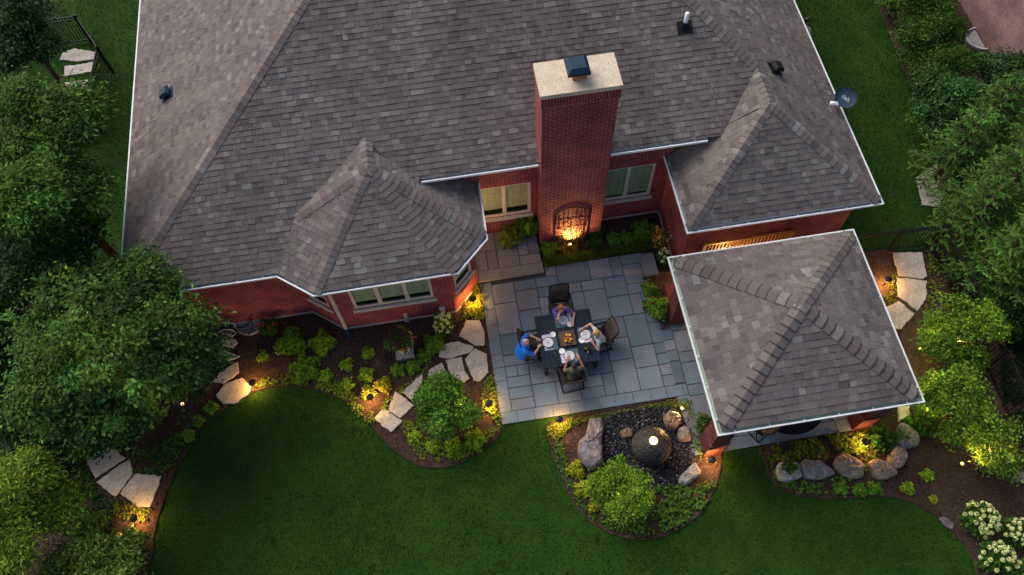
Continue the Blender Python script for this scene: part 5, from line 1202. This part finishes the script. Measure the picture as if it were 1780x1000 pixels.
def person(label,loc,rz,hips,head,hands,shirt,hairf,skin='skin',fat=1.0,sit=True,sleeve=.55,sc=1.0,look=(0,.6,-.8),legs=None,elbow=(.8,-.2,-.6)):
    """local: facing +y. hips/head local points, hands world targets (left of body = -x)"""
    t_=thing('person',label,'person',loc,rz,'people in the garden')
    inv=Matrix.Rotation(-rz,4,'Z')@Matrix.Translation(-V(loc))
    hp=V(hips); hd=V(head); nk=hd+(hp-hd).normalized()*.17; ch=nk+(hp-nk)*.34; wa=nk+(hp-nk)*.7
    nk0=nk+(hp-nk)*.08
    sh=[nk0+V((s*.17*fat**.5,0,-.035)) for s in (-1,1)]
    B=[('e',hp,(.165*fat,.13*fat,.12)),('e',wa,(.14*fat,.11*fat,.16)),('e',ch,(.165*fat,.115*fat,.17)),('c',sh[0],.052,sh[1],.052),('c',nk0,.056,hd-V((0,0,.04)),.05)]
    lk=V(look).normalized()
    H=[('e',hd,(.076,.094,.105)),('e',hd+lk*.045-V((0,0,.055)),(.05,.05,.05)),('c',hd+lk*.085+V((0,0,.01)),.011,hd+lk*.105-V((0,0,.02)),.016)]
    for s in (-1,1): H.append(('e',hd+V((s*.077,-.005,-.01)),(.012,.022,.032)))
    B+=H; cloth=[('e',hp+V((0,0,.02)),(.178*fat,.143*fat,.12)),('e',wa,(.155*fat,.126*fat,.165)),('e',ch,(.178*fat,.128*fat,.175)),('c',sh[0],.064,sh[1],.064)]
    for i,s in enumerate((-1,1)):
        tg=inv@V(hands[i]['p']); pole=V((elbow[0]*s,elbow[1],elbow[2])); pole=V(hands[i].get('pole',pole))
        el,wr=ik(sh[i],tg,.285,.25,pole)
        B+= [('c',sh[i],.05,el,.04),('c',el,.04,wr,.026)]
        hv=hands[i].get('d'); hv=(Matrix.Rotation(-rz,3,'Z')@V(hv)) if hv else (wr-el); hand(B,wr,hv,V(hands[i].get('n',(0,0,1))),-s,hands[i].get('curl',.5))
        cloth.append(('c',sh[i],.066,sh[i]+(el-sh[i])*sleeve,.058))
    tro=[('e',hp-V((0,0,.02)),(.17*fat,.14*fat,.11))]
    for s in (-1,1):
        h0=hp+V((s*.085,0,-.03))
        if sit: kn=hp+V((s*.12,.42,-.02)); an=V((kn.x,kn.y-.02,.1))
        else: kn=V((h0.x,h0.y+.03,.5)); an=V((h0.x,h0.y-.02,.09))
        B+=[('c',h0,.085,kn,.06),('c',kn,.057,an,.038),('c',an-V((0,.03,.05)),.035,an+V((0,.16,-.06)),.03)]; tro+=[('c',h0,.095,kn,.07),('c',kn,.068,an+V((0,0,.02)),.05),('c',an-V((0,.035,.05)),.045,an+V((0,.17,-.06)),.04)]
    skinned(B,'body',M[skin],t_,.0095,3); skinned(cloth,'shirt',M[shirt],t_,.013,5); skinned(tro,'trousers',M['denim'],t_,.014,5)
    hp_,hm=hairf(hd,lk); skinned(hp_,'hair',M[hm],t_,.011,3)
    e=MB()
    side=lk.cross(V((0,0,1))); side=side.normalized() if side.length>.01 else V((1,0,0))
    for s in (-1,1): e.ball(tuple(hd+lk*.088+side*s*.03+V((0,0,.018))),.01,8,6)
    e.build('eyes',M['black'],t_,True); t_.scale=(sc,)*3; return t_
def long_hair(mat,L):
    def f(hd,lk):
        b=-V((lk.x,lk.y,0)).normalized(); q=[('e',hd+b*.018+V((0,0,.022)),(.09,.104,.098)),('c',hd+b*.05,.08,hd+b*.09-V((0,0,L)),.06)]
        for s in (-1,1): q.append(('c',hd+V((s*.07,0,.03))+b*.02,.035,hd+V((s*.085,0,-L*.9))+b*.03,.03))
        return q,mat
    return f
def rim_hair(hd,lk): return [('c',hd+V((-.07,-.01,-.0)),.022,hd+V((-.05,-.07,-.02)),.028),('c',hd+V((-.05,-.07,-.02)),.03,hd+V((.05,-.07,-.02)),.03),('c',hd+V((.05,-.07,-.02)),.028,hd+V((.07,-.01,0)),.022)],'grey_hair'
def short_hair(hd,lk): return [('e',hd+V((0,-.012,.028)),(.086,.1,.092)),('e',hd+V((0,-.045,-.02)),(.075,.06,.075))],'dark_hair'
def cap_hat(hd,lk): return [('e',hd+V((0,-.005,.045)),(.088,.104,.07)),('c',hd+V((-.03,.1,.035)),.03,hd+V((.03,.1,.035)),.03)],'dark_hair'
def seated(px,py,zh,fdir,lean,label,hands,shirt,hairf,**k):
    h=at(px,py,zh); rz=math.atan2(-fdir[0],fdir[1]); loc=(h.x-fdir[0]*lean,h.y-fdir[1]*lean,.05)
    return person(label,loc,rz,(0,0,.5),(0,lean,zh-.05),hands,shirt,hairf,**k)
W_=lambda px,py,z:tuple(at(px,py,z))
# facing -y: body-left (-x local) is world +x
seated(975.5,536,1.2,(0,-1),.2,'person with red hair and purple print top, one hand at the mouth',[{'p':W_(996,559,.79),'n':(0,0,1)},{'p':tuple(at(972.5,541,1.08)),'pole':(.7,.3,-1),'curl':1.2,'n':(0,-1,0)}],'purple',long_hair('red_hair',.16),sleeve=.62,look=(0,.75,-.65))
seated(914,594,1.24,(1,0),.14,'person with bald head in a bright blue shirt on the left chair',[{'p':W_(932,588,.8)},{'p':W_(936,605,.8)}],'blue_shirt',rim_hair,fat=1.28,sleeve=.9,look=(0,.7,-.7),elbow=(1,-.15,-.35))
seated(1035,578,1.16,(-1,0),.2,'person with long blond hair in a white top holding a fork',[{'p':W_(1031,597,.82)},{'p':W_(1012,570,.83),'pole':(1,.1,-.25),'curl':1.0}],'white_top',long_hair('blond',.24),sc=.97,sleeve=.35,look=(0,.75,-.65))
seated(998,635,1.15,(0,1),.07,'person with dark hair in an olive shirt seen from behind at the near side',[{'p':W_(986,629,.79),'pole':(-.5,-.4,-1)},{'p':W_(1008,626,.79),'pole':(.5,-.4,-1)}],'olive',short_hair,skin='skin_tan',look=(0,.75,-.65))
q=at(1401.5,36,1.62); person('person in dark cap and pale green shirt walking beyond the right eave',(q.x,q.y,0),R(-60),(0,0,.9),(0,.05,1.6),[{'p':(q.x-.1,q.y-.25,.85)},{'p':(q.x+.25,q.y-.2,.9)}],'lime_shirt',cap_hat,skin='skin_tan',sit=False,look=(0,1,-.1))

# ------------------------------------------------------------------ satellite dish
p=at(1470,170,3.45); sd=thing('satellite_dish','dark blue satellite dish on the right roof edge','satellite dish',p)
nv=V((-.42,-.3,.85)).normalized(); ux=V((.5,-.8,0)); ux=(ux-nv*ux.dot(nv)).normalized(); uy=nv.cross(ux); fr=Matrix((ux,uy,nv)).transposed()
m_=MB(); n=36; rings=[(.001,-.05),(.1,-.046),(.2,-.03),(.28,-.003),(.285,.004),(.285,-.012),(.2,-.045),(.1,-.06),(.001,-.065)]
b=len(m_.v); m_.lathe(rings,n)
m_.v=[tuple(fr@V((v[0]*1.08,v[1]*.95,v[2]))) for v in m_.v]; m_.build('dish',M['navy'],sd,True)
m_=MB(); f=-uy if False else -ux
lnb=V((-.44,-.22,.1)); m_.tube([fr@V((0,-.26,0)),(lnb+V((.06,-.05,-.12))),lnb],.013,8); m_.tube([fr@V((0,0,-.06)),V((-.02,.03,-.2)),V((-.2,.06,-.42))],.022,8); m_.build('arm',M['steel'],sd,True)
m_=MB(); m_.tube([lnb-V((.09,-.03,-.02)),lnb+V((.09,-.03,.0))],[.05,.05],12); m_.obox(lnb,V((.1,-.03,0)),V((.015,.05,0)),V((0,0,.03))); m_.tube([lnb,lnb+V((.1,.03,-.04))],[.03,.04],10); m_.build('receiver',M['white'],sd,True)
cu=bpy.data.curves.new('lettering','FONT'); cu.body='dish'; cu.size=.16; cu.align_x='CENTER'; cu.align_y='CENTER'; cu.extrude=.001
to=bpy.data.objects.new('tmp_text',cu); COL.objects.link(to); dg=bpy.context.evaluated_depsgraph_get(); me=bpy.data.meshes.new_from_object(to.evaluated_get(dg)); bpy.data.objects.remove(to,do_unlink=True)
for v in me.vertices:
    c=v.co; rr_=math.hypot(c.x,c.y+.02); zz=-.05+.047*(rr_/.28)**2+.004+c.z; v.co=fr@V((c.x,c.y-.0,zz))
me.materials.append(M['gutter_in']); lo=bpy.data.objects.new('lettering',me); COL.objects.link(lo); lo.parent=sd

# ------------------------------------------------------------------ hose reel, window wells, neighbour
p=at(392,552,.45); hr_=thing('hose_reel','garden hose reel leaning against the left brick wall','hose reel',(p.x,10.5,0),.1)
m_=MB()
for y in (-.12,.12):
    m_.tube([(.25*math.cos(2*math.pi*k/20),y,.42+.25*math.sin(2*math.pi*k/20)) for k in range(21)],.014,6)
    for k in range(6): m_.tube([(0,y,.42),(.25*math.cos(math.pi*k/3),y,.42+.25*math.sin(math.pi*k/3))],.008,5)
m_.build('wheel',M['gutter_in'],hr_,True)
m_=MB(); m_.tube([(.19*math.cos(k*.5),-.1+.2*(k%26)/26,.42+.19*math.sin(k*.5)) for k in range(160)],.016,6); m_.build('hose',M['navy'],hr_,True)
m_=MB()
for s in (-1,1): m_.tube([(-.1,.15*s,.42),(.15,.17*s,.06),(.5,.17*s,.05),(.75,.15*s,.45)],.014,7)
m_.tube([(.75,-.15,.45),(.75,.15,.45)],.014,7); m_.tube([(0,-.16,.42),(0,.16,.42)],.02,8); m_.build('stand',M['black'],hr_,True)
def well(name,label,c,r,a0,a1,matr):
    t_=thing(name,label,'window well',c); m_=MB(); n=20
    for i in range(n):
        a,b=a0+(a1-a0)*i/n,a0+(a1-a0)*(i+1)/n; g_=lambda q,k:(k*math.cos(q),k*math.sin(q))
        A,B,C_,D_=g_(a,r),g_(b,r),g_(b,r-.03),g_(a,r-.03); m_.hexa([(*A,-.05),(*B,-.05),(*C_,-.05),(*D_,-.05)],[(*A,.1),(*B,.1),(*C_,.1),(*D_,.1)])
    m_.build('rim',M[matr],t_); m_=MB(); m_.face([((r-.03)*math.cos(a0+(a1-a0)*i/n),(r-.03)*math.sin(a0+(a1-a0)*i/n),.03) for i in range(n+1)]); m_.build('floor',M['concrete'],t_)
well('window_well','pale half round window well between hose reel and coral flower pot',(-6.45,10.83,0),.42,math.pi,2*math.pi,'gutter_in')
well('window_well','white half round window well at the neighbour house wall',(18.42,17.35,0),.5,math.pi*.5,math.pi*1.5,'white')
nh=thing('neighbour_house','pinkish brick neighbour house cut by the top right corner','house')
m_=MB(); bbox_uv(m_,18.45,32,6,40,0,5.2); m_.build('wall',M['pinkbrick'],nh)
m_=MB(); m_.hexa([(18.0,5.5,5.2),(32.5,5.5,5.2),(32.5,40.5,5.2),(18.0,40.5,5.2)],[(24,12,8.6),(26,12,8.6),(26,34,8.6),(24,34,8.6)],(.14,.12,.12)); m_.build('roof',M['shingle'],nh)
# table and chair under the pavilion
t_=thing('round_table','round black mesh topped table under the pavilion roof','table',(7.75,5.85,.055)); m_=MB(); m_.lathe([(.95,.68),(.97,.69),(.97,.715),(.95,.72),(.001,.72)],40); m_.build('tabletop',M['black'],t_); m_=MB(); m_.lathe([(.3,0),(.3,.02),(.06,.06),(.05,.679)],20); m_.build('pedestal',M['black'],t_,True)
c_=sling_chair((6.95,5.45,.055),.5,'dark chair half under the pavilion beside the black round table'); c_["group"]='chairs under the pavilion roof'
